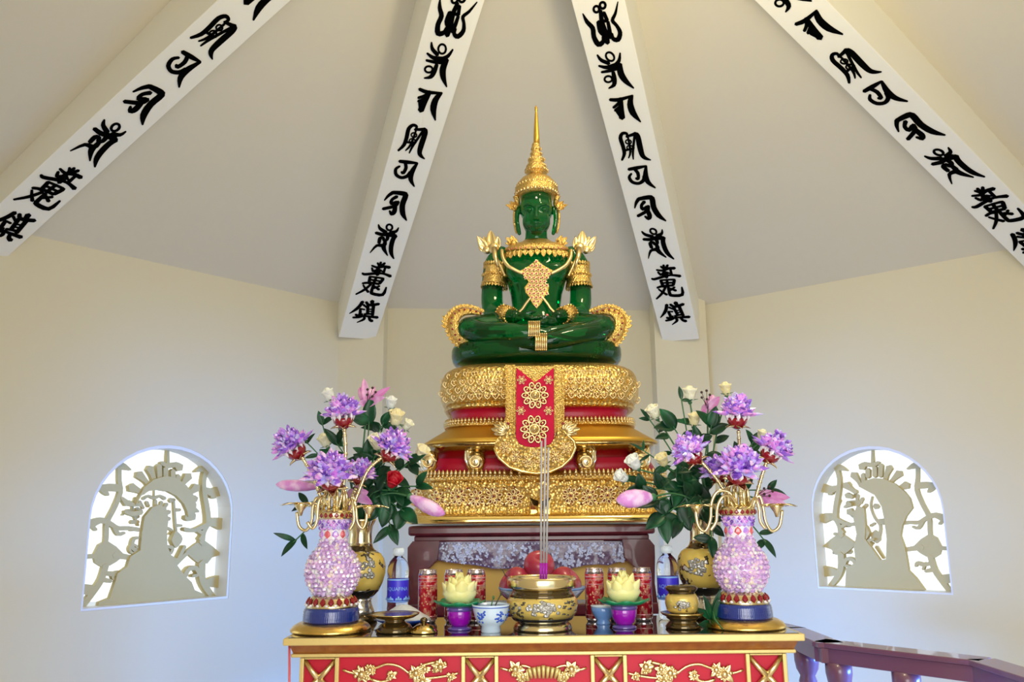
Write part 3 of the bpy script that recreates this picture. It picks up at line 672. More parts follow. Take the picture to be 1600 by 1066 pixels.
# flowers on the carved band
def rosette(mb, gems, c, r, out=Vector((0, -1, 0)), n=8, loops=True, ph=0.0):
    ex = Vector((0, 0, 1)).cross(out).normalized(); ez = out.cross(ex)
    if ez.z < 0: ez = -ez
    for i in range(n):
        a = 2 * PI * i / n + ph; d = ex * math.cos(a) + ez * math.sin(a); w = ex * -math.sin(a) + ez * math.cos(a)
        cc = c + d * r * 0.72
        ring = [cc + d * (r * 0.27 * math.cos(b)) + w * (r * 0.19 * math.sin(b)) for b in [2 * PI * j / 8 for j in range(9)]]
        mb.tube(ring, r * 0.075, 5, False)
        if gems and loops: gems.ball(cc + out * r * 0.03, r * 0.10, 6, 4)
    mb.tube([c + (ex * math.cos(b) + ez * math.sin(b)) * r * 0.36 for b in [2 * PI * j / 12 for j in range(13)]], r * 0.08, 5, False)
    mb.ball(c, (r * 0.3, r * 0.12, r * 0.3), 8, 5)
    if gems: gems.ball(c + out * r * 0.1, r * 0.16, 7, 5)
def surf_front(hwpx, yf, row, n, px):
    a_, b_ = hwpx * K(yf + (CY - yf) * 0.35), CY - yf; z = P(842, row, yf).z; f = sup(n)
    best = None
    for i in range(721):
        a = PI + PI * i / 720; e = f(a); q = Vector((CX + a_ * e[0], CY + b_ * e[1], z))
        d = q - CAM; u = 800 + FPX * d.dot(cx_ax) / d.dot(fwd)
        if best is None or abs(u - px) < best[0]: best = (abs(u - px), q)
    return best[1]
for i, px in enumerate((656, 683, 716, 745, 772, 803, 892, 920, 950, 978, 1008)):
    mb = MB(); gm = MB()
    c = surf_front(193, 3.163, 775 + (i % 2) * 3, 7, px); rosette(mb, gm, c, 0.032, n=8, ph=0.2)
    for sg in (-1, 1):
        for e in (-1, 1):
            c2 = surf_front(193, 3.163, 775 + e * 13, 7, px + 14 * sg); mb.petal(c2, (sg, -0.1, e * 0.7), (0, -1, 0), 0.028, 0.013, 0.3, 0.6, 4, 4)
            gm.ball(c2 + Vector((0, -0.003, 0)), 0.0035, 6, 4)
    fl = mb.build('band_flower', 'gold_pale', pd); gm.build('red_gems', 'ruby', fl)
mb = MB()
for px in range(648, 1042, 8):
    for row in (762, 796): mb.ball(surf_front(193 + (row - 770) * 0.06, 3.165, row, 7, px), 0.004, 6, 4)
mb.build('pearl_rows', 'gold_pale', pd)
# leaf scales on the roll
mb = MB()
for row, hw, yf, off in ((584, 154, 3.165, 0), (596, 159, 3.157, 7), (608, 159, 3.157, 0), (619, 156, 3.162, 7)):
    for px in range(690, 998, 13):
        if 786 < px < 884: continue
        c = surf_front(hw, yf, row, 4.5, px + off)
        o_ = Vector(((px - 842) / 420, -1, 0)).normalized(); s_ = 1 if px < 842 else -1
        for q in (-1, 1):
            pts = [c + Vector((0, 0, -0.010)) + o_ * 0.003, c + Vector((q * 0.011, 0, 0.002)) + o_ * 0.004, c + Vector((q * 0.006, 0, 0.014)) + o_ * 0.003, c + Vector((0, 0, 0.005)) + o_ * 0.003]
            mb.tube(spline([tuple(p) for p in pts], 2), 0.0022, 5, False)
        mb.ball(c + o_ * 0.003, 0.0036, 6, 4)
tag(mb.build('leaf_scales', 'gold_pale', roll), kind='stuff')
# scrolled corner brackets over the red recess
for px, s_, yf in ((741, 1, 3.15), (917, -1, 3.15), (668, 1, 3.17), (1001, -1, 3.17)):
    mb = MB(); c = P(px, 715, yf + 0.03); k = K(yf); V = lambda u, v, d=0: c + Vector((s_ * u * k, d, v * k))
    mb.ball(V(3, -6), (15 * k, 0.035, 17 * k), 18, 12)
    mb.tube([V(-13, 19), V(-11, 10), V(-8, -2), V(-5, -14), V(-1, -24)], [0.004, 0.011, 0.020, 0.018, 0.006], 10)
    mb.tube([V(-12, 14), V(0, 8), V(12, 4), V(17, -3)], [0.006, 0.011, 0.010, 0.004], 8)
    b_ = mb.build('scroll_bracket', 'gold_white', pd)
    mb = MB(); sp = []
    for i in range(22):
        a = i * 0.5; r = 11 - i * 0.42; sp.append((c.x + s_ * (2 + r * math.cos(a)) * k, yf - 0.002, c.z + (-8 + r * math.sin(a)) * k))
    mb.tube(sp, 0.0035, 6); mb.build('scroll_line', 'gold_pale', b_)
# hanging banner
YBN = 3.118
def onB(x, y, Y=YBN): q = P(x, y, Y); return (q.x, q.z)
FB = (Vector((0, YBN, 0)), Vector((1, 0, 0)), Vector((0, 0, 1)), Vector((0, 1, 0)))
def rnd_bottom(x0, x1, yt, yb, r):
    xc = (x0 + x1) / 2; q = [(x0, yt), (x1, yt)]
    for i in range(9):
        a = PI * i / 8; q.append((xc + (x1 - x0) / 2 * math.cos(a), yb - r + r * math.sin(a)))
    return q
mb = MB(); mb.prism([onB(*q) for q in rnd_bottom(790, 882, 572, 704, 22)], FB, 0.004, 0.11); bn = mb.build('banner', 'gold_fine', pd)
mb = MB()
mb.prism([onB(*q) for q in rnd_bottom(790, 805, 571, 690, 6)], FB, -0.004, 0.006); mb.prism([onB(*q) for q in rnd_bottom(866, 881, 571, 690, 6)], FB, -0.004, 0.006)
for x in (792, 803, 868, 879): mb.tube([P(x, 572, YBN - .004), P(x, 688, YBN - .004)], 0.003, 6)
mb.build('banner_border', 'gold_fine', bn, bevel=0.002)
mb = MB(); red = [(807, 575), (836, 598), (865, 575), (866, 685), (861, 693), (850, 698), (836, 699), (822, 698), (811, 693), (806, 685)]
mb.prism([onB(*q) for q in red], FB, -0.003, 0.005); mb.build('red_cloth', 'red_cloth', bn)
for c, r, n in (((836, 618), 0.050, 10), ((835, 671), 0.052, 10), ((815, 594), .017, 6), ((857, 594), .017, 6), ((814, 642), .017, 6), ((857, 642), .017, 6)):
    mb = MB(); rosette(mb, mb, P(*c, YBN - 0.006), r, n=n, loops=n > 6); mb.build('rosette', 'gold_pale', bn)
# carved shield below the banner, with a leaf wing to each side
YSH = 3.105
FH = (Vector((0, YSH, 0)), Vector((1, 0, 0)), Vector((0, 0, 1)), Vector((0, 1, 0)))
def onH(x, y): q = P(x, y, YSH); return (q.x, q.z)
sh = [(772, 700), (775, 688), (784, 679), (800, 668), (806, 684), (811, 694), (822, 699), (836, 700), (850, 699), (861, 694), (867, 684), (872, 668), (886, 679), (897, 690), (899, 700), (892, 716), (878, 729), (860, 737), (838, 740), (815, 737), (796, 730), (780, 716)]
mb = MB(); mb.prism([onH(*q) for q in sh], FH, 0.0, 0.12); shd = mb.build('shield', 'gold_carved', pd)
mb = MB(); mb.tube([P(x, y, YSH - 0.002) for x, y in sh[10:] + sh[:1]], 0.0055, 6); mb.build('shield_rim', 'gold_polished', shd)
for x, y, r in ((790, 700, 0.022), (806, 713, 0.022), (826, 721, 0.024), (848, 721, 0.024), (868, 713, 0.022), (884, 700, 0.022), (837, 708, .016)):
    mb = MB(); rosette(mb, None, P(x, y, YSH - 0.006), r, n=6, loops=False); mb.ball(P(x, y, YSH - 0.011), r * .2, 7, 5); mb.build('shield_flower', 'gold_pale', shd)
for s_, x in ((1, 788), (-1, 886)):
    mb = MB(); gm = MB()
    for a, l in ((0.2, 0.062), (0.55, 0.058), (0.95, 0.05), (1.4, 0.045), (-0.15, 0.05)):
        mb.petal(P(x + 4 * s_, 675, YSH), (-s_ * math.cos(a), -0.15, math.sin(a)), (0, -1, 0), l, 0.022, 0.3, 0.5, 5, 5)
    gm.ball(P(x + 6 * s_, 662, YSH - 0.004), 0.006, 8, 5)
    wg = mb.build('leaf_wing', 'gold_pale', pd, solid=0.005); gm.build('red_gem', 'ruby', wg)
# polished plates shaped as the bright highlight on the carved band's middle fold
mb = MB()
for s_ in (-1, 1):
    mb.hexa([P(844 + 3 * s_, 803, 3.15), P(844 + 14 * s_, 801, 3.15), P(844 + 12 * s_, 801, 3.16), P(844 + 3 * s_, 803, 3.16)], [P(844 + 3 * s_, 783, 3.135), P(844 + 17 * s_, 777, 3.14), P(844 + 15 * s_, 777, 3.16), P(844 + 3 * s_, 783, 3.16)])
mb.build('band_highlight', 'gold_polished', pd)
# ------------------------------------------------------------------ green seated figure with gold regalia
SY = 3.50
KS = K(SY)
sb = P(838, 570, SY)
stt = thing('seated_buddha_statue', (sb.x, SY, sb.z), 'green glass seated Buddha statue in a gold crown and jewels on the pedestal', 'statue')
def S(px, py, d=0.0): return P(px, py, SY + d * KS)      # d: depth in picture pixels, minus = towards the viewer
body = MB()
def loft(rows, n=28):
    vs = []
    for py, cx, hw, hd, dd in rows:
        c = S(cx, py, dd)
        for i in range(n):
            a = 2 * PI * i / n; vs.append(c + Vector((hw * KS * math.cos(a), hd * KS * math.sin(a), 0)))
    m = len(rows); fs = [(j * n + i, (j + 1) * n + i, (j + 1) * n + (i + 1) % n, j * n + (i + 1) % n) for j in range(m - 1) for i in range(n)]
    fs += [tuple(range(n)), tuple((m - 1) * n + i for i in range(n - 1, -1, -1))]
    body.add(vs, fs)
def limb(pts, n=14, step=4, flat=1.0):
    q = spline(pts, step)
    body.tube([S(a, b, d) for a, b, d, r in q], [r * KS for a, b, d, r in q], n, flat=flat)
    for a, b, d, r in (pts[0], pts[-1]): body.ball(S(a, b, d), r * KS, 14, 8)
# trunk: hips, waist, chest, shoulders, neck
loft([(522, 838, 54, 40, 0), (508, 838, 50, 40, 0), (494, 838, 41, 35, 0), (478, 838, 39, 33, 0), (462, 838, 41, 33, 0), (444, 838, 46, 34, 0), (426, 838, 52, 35, 0), (412, 838, 56, 34, 2), (400, 838, 57, 30, 4), (392, 838, 50, 26, 5), (385, 838, 34, 21, 5), (379, 838, 21, 18, 4), (372, 838, 18, 17, 2), (360, 838, 17.5, 17, 1), (350, 838, 17, 17, 1)])
for s_ in (-1, 1):
    body.ball(S(838 + s_ * 24, 424, -22), (24 * KS, 13 * KS, 19 * KS), 16, 10)
# head
def hd(px, py, d, r, nu=18, nv=12): body.ball(S(px, py, d), tuple(q * KS for q in r), nu, nv)
hd(838, 326, 2, (27, 31, 34)); hd(838, 346, -4, (23, 25, 24)); hd(838, 360, -14, (11, 11, 8)); hd(838, 316, 2, (26, 31, 26))
body.tube([S(838, 322, -28), S(838, 332, -31), S(838, 341, -36)], [2.6 * KS, 3.2 * KS, 4.4 * KS], 8)          # nose
hd(834.5, 342, -31, (3, 3.4, 2.4), 8, 6); hd(841.5, 342, -31, (3, 3.4, 2.4), 8, 6)
body.tube([S(828, 350.5, -25), S(833, 349.5, -29), S(838, 350.2, -30), S(843, 349.5, -29), S(848, 350.5, -25)], [1.2 * KS, 1.9 * KS, 1.7 * KS, 1.9 * KS, 1.2 * KS], 8)   # lips
body.tube([S(830, 353.3, -25.5), S(838, 354.2, -29), S(846, 353.3, -25.5)], [1.2 * KS, 2.3 * KS, 1.2 * KS], 8)
for s_ in (-1, 1):
    body.tube([S(838 + s_ * a, b, d) for a, b, d in ((4, 322.5, -29), (10, 319, -27.5), (16, 319.5, -24), (21, 323, -17))], [1.5 * KS, 1.9 * KS, 1.8 * KS, 1.2 * KS], 8)   # brows
    hd(838 + s_ * 11.5, 328, -24, (6.5, 4.6, 3.4), 12, 8)                    # lowered eyelids
    limb([(838 + s_ * 27, 326, 4, 3.6), (838 + s_ * 30, 334, 3, 4.2), (838 + s_ * 30, 346, 1, 3.6), (838 + s_ * 28, 358, -1, 3.8), (838 + s_ * 26.5, 365, -2, 3.2)], 10)   # long ears
# arms resting in the lap
for s_ in (-1, 1):
    limb([(838 + s_ * 55, 399, 2, 15), (838 + s_ * 64, 412, 2, 17), (838 + s_ * 67, 430, 2, 17.5), (838 + s_ * 69, 452, 2, 17), (838 + s_ * 69, 472, 0, 17.5), (838 + s_ * 67, 486, -6, 17)], 18)
    limb([(838 + s_ * 67, 486, -6, 16.5), (838 + s_ * 58, 491, -26, 14.5), (838 + s_ * 46, 493, -44, 12), (838 + s_ * 34, 495, -56, 10)], 16)
# hands: the right palm lies on the left one, five fingers each
def hand(s_, py, d):
    limb([(838 + s_ * 34, py - 1, d, 9), (838 + s_ * 24, py + 1, d - 5, 9.5), (838 + s_ * 14, py + 2, d - 7, 8.5)], 14, flat=0.55)
    for i, (l, o) in enumerate(((19, -9), (22, -4), (21, 1), (16, 6))):
        limb([(838 + s_ * 15, py + 2, d - 6 + o, 3.4), (838 + s_ * (15 - l * 0.5), py + 3.5, d - 7 + o, 3.2), (838 + s_ * (15 - l), py + 3, d - 6 + o, 2.5)], 8, 3)
    limb([(838 + s_ * 25, py - 1, d - 9, 4.0), (838 + s_ * 14, py - 5, d - 12, 3.5), (838 + s_ * 3, py - 7, d - 12, 2.7)], 8, 3)
hand(1, 501, -52); hand(-1, 494, -56)
# crossed legs
limb([(812, 508, -2, 22), (780, 511, -24, 23), (748, 513, -44, 20), (733, 514, -50, 18.5)], 20)
limb([(864, 508, -2, 22), (896, 511, -24, 23), (928, 511, -44, 20), (943, 511, -50, 18.5)], 20)
limb([(733, 514, -50, 18), (752, 520, -64, 17), (785, 520, -78, 16), (822, 521, -86, 14), (852, 524, -86, 10.5)], 18)      # shin on the left of the picture
limb([(943, 511, -50, 17.5), (930, 518, -64, 17), (900, 524, -80, 16), (868, 531, -92, 14), (838, 538, -94, 11)], 18)
limb([(858, 520, -84, 9), (888, 514, -76, 8.5), (912, 508, -66, 6)], 14)      # upturned foot on the thigh
limb([(838, 538, -92, 9.5), (810, 537, -86, 8.5), (786, 535, -76, 6)], 14)
for i in range(5):
    limb([(910 + i * 1.0, 507 + i * 1.6, -66 + i, 3.0), (918 + i * 1.0, 505 + i * 1.8, -62 + i, 2.4)], 8, 2)
loft([(545, 838, 112, 62, -20), (538, 838, 112, 64, -22), (528, 838, 96, 60, -20), (516, 838, 74, 44, -8)])   # folded cloth under the legs
bo = body.build('body', 'jade', stt)
rm = bo.modifiers.new('remesh', 'REMESH'); rm.mode = 'VOXEL'; rm.voxel_size = 0.0034; rm.use_smooth_shade = True
sm_ = bo.modifiers.new('smooth', 'SMOOTH'); sm_.factor = 0.5; sm_.iterations = 4
dg = bpy.context.evaluated_depsgraph_get(); dg.update()
nm_ = bpy.data.meshes.new_from_object(bo.evaluated_get(dg)); bo.modifiers.clear(); bo.data = nm_; nm_.name = 'body'
nm_.polygons.foreach_set('use_smooth', [True] * len(nm_.polygons))
# cushion
mb = MB(); cu = []
for hw, py in ((126, 573), (131, 568), (133, 560), (133, 551), (131, 546), (126, 543.5), (112, 542), (60, 541.5)): cu.append(((hw * KS, hw * 0.70 * KS), S(838, py).z))
mb.lathe(cu, (S(838, 560).x, SY, 0), 64, sup(2.35)); mb.build('cushion', 'jade', stt)
# crown
def lathe_px(name, m, rows, cx=838.5, d=0, n=36, parent=stt, squash=1.0):
    mb = MB(); mb.lathe([((r * KS, r * KS * squash), S(cx, py, d).z) for r, py in rows], (S(cx, rows[0][1], d).x, SY + d * KS, 0), n); return mb.build(name, m, parent)
cwn = lathe_px('crown', 'gold_fine', [(27.5, 309), (32, 308), (35, 305), (36, 302), (34.5, 299), (35.5, 296.5), (33, 294), (33.5, 291.5), (31.5, 288), (28, 284), (24, 280), (19, 277.5), (15, 275.5), (12, 273.5), (11.5, 271.5), (17, 270), (19.5, 268), (19, 265.5), (15.5, 262.5), (16.5, 260.5), (14.5, 257.5), (11.5, 254), (13.5, 251.5), (13, 249), (10, 246), (8.5, 243), (10, 241), (8, 238), (6.5, 236), (8.5, 234), (8, 231.5), (6.2, 229), (6.6, 226.5), (5.4, 224)])
lathe_px('spire', 'gold_matte', [(5.2, 225), (4.9, 215), (4.2, 204), (3.5, 193), (2.8, 184), (2.2, 177), (1.8, 173.5), (2.8, 172), (1.8, 170.5), (2.6, 168.5), (1.2, 166.5), (0.3, 164.5)], n=20)
mb = MB(); gm = MB()
for r, py, n, sz in ((34.5, 305, 34, 2.2), (33, 293, 32, 1.7), (18.5, 268, 22, 1.5), (13.5, 250, 18, 1.3), (15.5, 260, 20, 1.2), (9, 241, 14, 1.2), (8, 233.5, 12, 1.1)):
    for i in range(n):
        a = 2 * PI * i / n; c = S(838.5, py) + Vector((math.cos(a), math.sin(a), 0)) * r * KS
        mb.lathe([(sz * KS * .9, -sz * KS), (sz * KS, 0), (sz * .6 * KS, sz * KS), (0.0002, sz * 2.2 * KS)], c, 6)
        if i % 2 == 0: gm.ball(c + Vector((math.cos(a), math.sin(a), 0)) * sz * 0.9 * KS, sz * 0.45 * KS, 6, 4)
for i in range(3):
    for x in (-8, -4, 0, 4, 8): gm.ball(S(838.5 + x, 283 + i * 4, -29 - i * 1.5), 1.1 * KS, 6, 4)
mb.build('crown_points', 'gold_pale', cwn); gm.build('crown_gems', 'ruby', cwn)
# band that comes down over the temples
for s_ in (-1, 1):
    mb = MB()
    mb.tube([S(838.5 + s_ * a, b, d) for a, b, d in ((33, 306, -6), (31, 312, -4), (29, 318, 0), (29.5, 326, 6))], [4.2 * KS, 3.8 * KS, 3.2 * KS, 2.5 * KS], 8)
    mb.tube([S(838.5 + s_ * a, b, d) for a, b, d in ((33.5, 326, 6), (35, 336, 6), (35, 348, 5), (33, 358, 3), (31, 364, 2))], [1.8 * KS, 1.6 * KS, 1.4 * KS, 1.4 * KS, 1.8 * KS], 8)
    for a, l, w in ((0.15, 21, 8), (0.65, 17, 8), (-0.25, 15, 7), (1.1, 12, 6)):
        mb.petal(S(838.5 + s_ * 30, 325, 3), (s_ * math.cos(a), -0.1, math.sin(a)), (0, -1, 0), l * KS, w * KS, 0.25, -0.5, 5, 5)
    mb.ball(S(838.5 + s_ * 33, 323, 0), 4 * KS, 8, 6)
    mb.build('ear_ornament', 'gold_fine', stt, solid=0.003)
    mb = MB()
    for a, l, w in ((0.75, 20, 9), (1.25, 18, 9), (0.25, 16, 8), (1.75, 12, 7)):
        mb.petal(S(838.5 + s_ * 34, 383, -8), (s_ * math.cos(a), -0.1, math.sin(a)), (0, -1, 0), l * KS, w * KS, 0.25, 0.3, 5, 5)
    mb.ball(S(838.5 + s_ * 36, 380, -10), 5 * KS, 8, 6)
    mb.build('collar_wing', 'gold_fine', stt, solid=0.003)
mb = MB(); mb.ball(S(838, 309, -30), 1.9 * KS, 8, 6); mb.build('forehead_jewel', 'white_frame', stt)
# collar with leaf points
col = MB(); gm = MB()
rows = [(20, 376, 3), (24, 379, 2), (40, 383.5, 0), (50, 388, -1), (52, 391, -2), (50, 395, -3)]
vs = []; n = 40
for r, py, d in rows:
    for i in range(n):
        a = 2 * PI * i / n; c = S(838.5, py + (4.5 if math.sin(a) < 0 else 0) * -math.sin(a) * (r / 52), d); vs.append(c + Vector((r * KS * math.cos(a), (r * 0.62 + 4) * KS * math.sin(a), 0)))
col.add(vs, [(j * n + i, j * n + (i + 1) % n, (j + 1) * n + (i + 1) % n, (j + 1) * n + i) for j in range(len(rows) - 1) for i in range(n)])
for i in range(17):
    a = PI + PI * (i + 0.5) / 17; r = 50
    c = S(838.5, 395 + 5 * -math.sin(a), -3) + Vector((r * KS * math.cos(a), (r * 0.62 + 4.5) * KS * math.sin(a), 0))
    col.petal(c, (math.cos(a) * 0.25, math.sin(a) * 0.35, -1), (math.cos(a) * .4, math.sin(a), 0.3), (11 + 3 * (i % 2)) * KS, 9 * KS, 0.15, 0.2, 5, 5)
    gm.ball(c + Vector((0, -2 * KS, 3 * KS)), 1.3 * KS, 6, 4)
co_ = col.build('collar', 'gold_fine', stt, solid=0.004); gm.build('collar_gems', 'gem_pink', co_)
# flame ornaments on the shoulders
for s_ in (-1, 1):
    mb = MB(); X = lambda a: 838.5 + s_ * a
    for (bx, by2), (tx, ty), w in (((70, 392), (73, 356), 15), ((78, 392), (92, 371), 13), ((74, 394), (84, 366), 11), ((62, 391), (60, 371), 11), ((82, 393), (90, 383), 9), ((66, 390), (67, 364), 10)):
        b0, t0 = S(X(bx), by2, -6), S(X(tx), ty, -4); mb.petal(b0, t0 - b0, (0.1 * s_, -1, 0.1), (t0 - b0).length * 1.04, w * KS, 0.22, 0.5 * (1 if ty < 370 else -0.8), 5, 6)
    mb.ball(S(X(67), 388, -8), (9 * KS, 6 * KS, 9 * KS), 10, 7); mb.ball(S(X(78), 391, -6), (7 * KS, 5 * KS, 6 * KS), 10, 7)
    mb.tube([S(X(66), 388, -13), S(X(65), 402, -19), S(X(60), 416, -21)], [4 * KS, 3 * KS, 1.4 * KS], 8)
    mb.build('shoulder_flame', 'gold_pale', stt, solid=0.004)
    # chains over the chest
    for nm2, pts, r in (('chest_chain', ((54, 392, -18), (53, 402, -29), (46, 414, -34), (36, 421, -37), (24, 427, -38)), 3.1), ('side_chain', ((66, 394, -16), (60, 408, -18), (55, 420, -20), (50, 430, -24)), 2.2), ('waist_chain', ((8, 464, -36), (16, 474, -36), (23, 484, -36), (32, 492, -34), (38, 494, -30)), 2.6)):
        mb = MB(); q = spline([tuple(S(X(a), b, d)) for a, b, d in pts], 8)
        mb.tube(q, r * 0.62 * KS, 6)
        for c in q: mb.ball(c, r * KS, 7, 5)
        mb.build(nm2, 'gold_pale', stt)
    # armlets with leaf points
    mb = MB(); c0, c1 = S(X(66), 446, 2), S(X(64), 418, 2); ax = (c1 - c0).normalized(); n = 26
    e1 = Vector((1, 0, 0)); e1 = (e1 - ax * e1.dot(ax)).normalized(); e2 = ax.cross(e1); vs = []
    rr = [(0.0, 20.5), (0.08, 21), (0.15, 19.6), (0.5, 19.4), (0.82, 19), (0.9, 20), (1.0, 19)]
    for f, r in rr:
        for i in range(n): a = 2 * PI * i / n; vs.append(c0.lerp(c1, f) + (e1 * math.cos(a) + e2 * math.sin(a)) * r * KS)
    mb.add(vs, [(j * n + i, j * n + (i + 1) % n, (j + 1) * n + (i + 1) % n, (j + 1) * n + i) for j in range(len(rr) - 1) for i in range(n)])
    for i in range(n):
        a = 2 * PI * i / n; dd = e1 * math.cos(a) + e2 * math.sin(a)
        mb.petal(c0 + dd * 20.5 * KS, -ax + dd * 0.15, dd, 6 * KS, 5 * KS, 0.1, 0, 3, 4); mb.petal(c1 + dd * 19 * KS, ax + dd * 0.1, dd, 7 * KS, 5 * KS, 0.1, 0, 3, 4)
        mb.ball(c0.lerp(c1, 0.5) + dd * 19.6 * KS, 2.2 * KS, 6, 4)
    mb.build('armlet', 'gold_fine', stt, solid=0.002)
    # bracelets
    mb = MB(); q = [S(X(52), 491, -34), S(X(46), 492.5, -43), S(X(40), 493.5, -50)]
    mb.tube(q, [14.5 * KS, 13.6 * KS, 12.2 * KS], 22); 
    ax = (q[2] - q[0]).normalized(); e1 = ax.orthogonal().normalized(); e2 = ax.cross(e1)
    for f in (0, 0.5, 1):
        for i in range(20): a = 2 * PI * i / 20; mb.ball(q[0].lerp(q[2], f) + (e1 * math.cos(a) + e2 * math.sin(a)) * (14.5 - 2 * f) * KS, 1.7 * KS, 6, 4)
    mb.build('bracelet', 'gold_fine', stt)
    # knee ornaments: a jewelled crescent with flame edge
    mb = MB(); gm = MB(); pts = [(88, 491, -30), (99, 488, -36), (112, 487, -42), (123, 491, -46), (130, 500, -48), (130, 512, -50), (125, 524, -50), (116, 534, -48), (105, 540, -46), (91, 542, -44)]
    wid = [3.5, 6, 8, 9.5, 10.5, 10.5, 9.5, 8, 6.5, 4]
    q = spline([(a, b, d, w) for (a, b, d), w in zip(pts, wid)], 3); C = [S(X(a), b, d) for a, b, d, w in q]
    mb.tube(C, [w[3] * KS for w in q], 10, flat=0.55)
    ctr = S(X(108), 513, -46)
    for i, c in enumerate(C):
        o_ = (c - ctr); o_.y = 0; o_.normalize(); w = q[i][3] * KS
        mb.petal(c + o_ * w * 0.75, o_ + Vector((0, -0.1, 0.35)), (0, -1, 0), (5 + (7 if i in (13, 14, 15) else 2)) * KS, 7 * KS, 0.2, 0.2, 4, 4)
        if i % 2 == 0: gm.ball(c + Vector((0, -w * 0.95, 0)) + o_ * w * 0.2, 1.8 * KS, 6, 4)
    kn = mb.build('knee_ornament', 'gold_fine', stt, solid=0.002); gm.build('red_gems', 'ruby', kn)
# breast pendant
mb = MB(); gm = MB(); pf = MB()
rnd = random.Random(11)
def inside(x, y):
    segs = ((408, 5), (418, 13), (424, 26), (432, 20), (441, 12), (450, 19), (458, 17), (466, 10), (473, 8), (482, 2))
    for (ya, wa), (yb, wb) in zip(segs, segs[1:]):
        if ya <= y <= yb: return abs(x) <= wa + (wb - wa) * (y - ya) / (yb - ya)
    return False
y = 409
while y < 482:
    x = -27 + (int((y - 409) / 6.2) % 2) * 3.3
    while x < 28:
        if inside(x, y):
            c = S(838.5 + x, y, -39 + abs(x) * 0.10 + max(0, y - 440) * 0.05)
            for i in range(5):
                a = 2 * PI * i / 5 + x; pf.petal(c, (math.cos(a), -0.25, math.sin(a)), (0, -1, 0), 4.0 * KS, 2.6 * KS, 0.25, 0.3, 3, 3)
            gm.ball(c + Vector((0, -1.0 * KS, 0)), 1.7 * KS, 7, 5)
        x += 6.6
    y += 6.2
pl_ = [(0, 406), (6, 412), (13, 417), (26, 424), (20, 432), (12, 441), (19, 450), (17, 458), (10, 466), (8, 473), (0, 483)]
poly = [(S(838.5 + a, b, -35).x, S(838.5 + a, b, -35).z) for a, b in pl_ + [(-a, b) for a, b in pl_[-2:0:-1]]]
mb.prism(poly, (Vector((0, SY - 36 * KS, 0)), Vector((1, 0, 0)), Vector((0, 0, 1)), Vector((0, 1, 0))), -0.004, 0.02)
pe = mb.build('breast_pendant', 'gold_fine', stt); pf.build('pendant_flowers', 'gold_pale', pe, solid=0.0015); gm.build('pendant_gems', 'gem_pink', pe)
for i, (x, y) in enumerate(((826, 488), (855, 493))):
    mb = MB(); mb.ball(S(x, y, -40), 2.6 * KS, 8, 6); mb.build('belly_stud', 'gem_pink', stt)
# gold sash ends in front of the ankles
mb = MB()
for (a, b, c, d, dep) in ((825, 844, 502, 524, -108), (836, 855, 521, 546, -112)):
    lo = [S(a, d, dep), S(b, d, dep), S(b, d, dep + 24), S(a, d, dep + 24)]; hi = [S(a, c, dep + 6), S(b, c, dep + 6), S(b, c, dep + 26), S(a, c, dep + 26)]
    mb.hexa(lo, hi)
    for i in range(6):
        x = a + (b - a) * (i + 0.5) / 6; mb.tube([S(x, c + 1, dep + 4), S(x, (c + d) / 2, dep), S(x, d, dep - 2)], 1.5 * KS, 6)
        mb.ball(S(x, d + 0.5, dep - 2), 1.7 * KS, 6, 4); mb.ball(S(x, c + 1, dep + 4), 1.7 * KS, 6, 4)
mb.build('sash', 'gold_pale', stt)
# ------------------------------------------------------------------ vases, crystal lamps and flowers
mat('crystal_body', (0.80, 0.62, 0.88), 0.05, 0.0, coat=1.0)
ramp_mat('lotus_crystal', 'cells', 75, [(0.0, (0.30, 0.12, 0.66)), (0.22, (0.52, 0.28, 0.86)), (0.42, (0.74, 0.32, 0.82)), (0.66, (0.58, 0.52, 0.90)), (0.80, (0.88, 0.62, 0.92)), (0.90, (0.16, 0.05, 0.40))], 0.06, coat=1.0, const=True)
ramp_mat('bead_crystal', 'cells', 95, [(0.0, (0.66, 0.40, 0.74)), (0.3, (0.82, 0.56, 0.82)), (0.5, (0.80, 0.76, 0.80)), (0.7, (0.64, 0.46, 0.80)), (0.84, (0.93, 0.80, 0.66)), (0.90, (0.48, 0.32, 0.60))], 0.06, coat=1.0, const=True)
mat('white_crystal', (0.90, 0.84, 0.86), 0.05, coat=1.0)
mat('blue_ring', (0.010, 0.030, 0.22), 0.12, coat=0.8, bump=('wave', 60, 0.15, 0.003))
mat('gold_rod', (0.85, 0.72, 0.42), 0.18, 1.0)
ramp_mat('leaf', 'noise', 16, [(0.3, (0.002, 0.020, 0.009)), (0.55, (0.004, 0.055, 0.018)), (0.75, (0.012, 0.13, 0.045))], 0.38)
MATS['leaf'].node_tree.nodes['Principled BSDF'].inputs['Specular IOR Level'].default_value = 0.35
mat('stem_green', (0.05, 0.17, 0.06), 0.45)
mat('sepal', (0.04, 0.16, 0.06), 0.5)
mat('rose_cream', (0.86, 0.80, 0.50), 0.55, vary=(9, (0.88, 0.84, 0.66), 0.3, 0.7), sss=0.1)
mat('rose_white', (0.86, 0.86, 0.80), 0.55, sss=0.1)
mat('rose_yellow', (0.88, 0.74, 0.34), 0.55, vary=(9, (0.9, 0.82, 0.56), 0.3, 0.7), sss=0.1)
mat('rose_red', (0.50, 0.004, 0.020), 0.5)
mat('lily_pink', (0.62, 0.20, 0.50), 0.45, vary=(22, (0.82, 0.50, 0.76), 0.4, 0.65), sss=0.1)
mat('bud_pink', (0.66, 0.25, 0.66), 0.4, vary=(30, (0.86, 0.62, 0.86), 0.42, 0.62), sss=0.1)
mat('stamen', (0.05, 0.02, 0.02), 0.6)
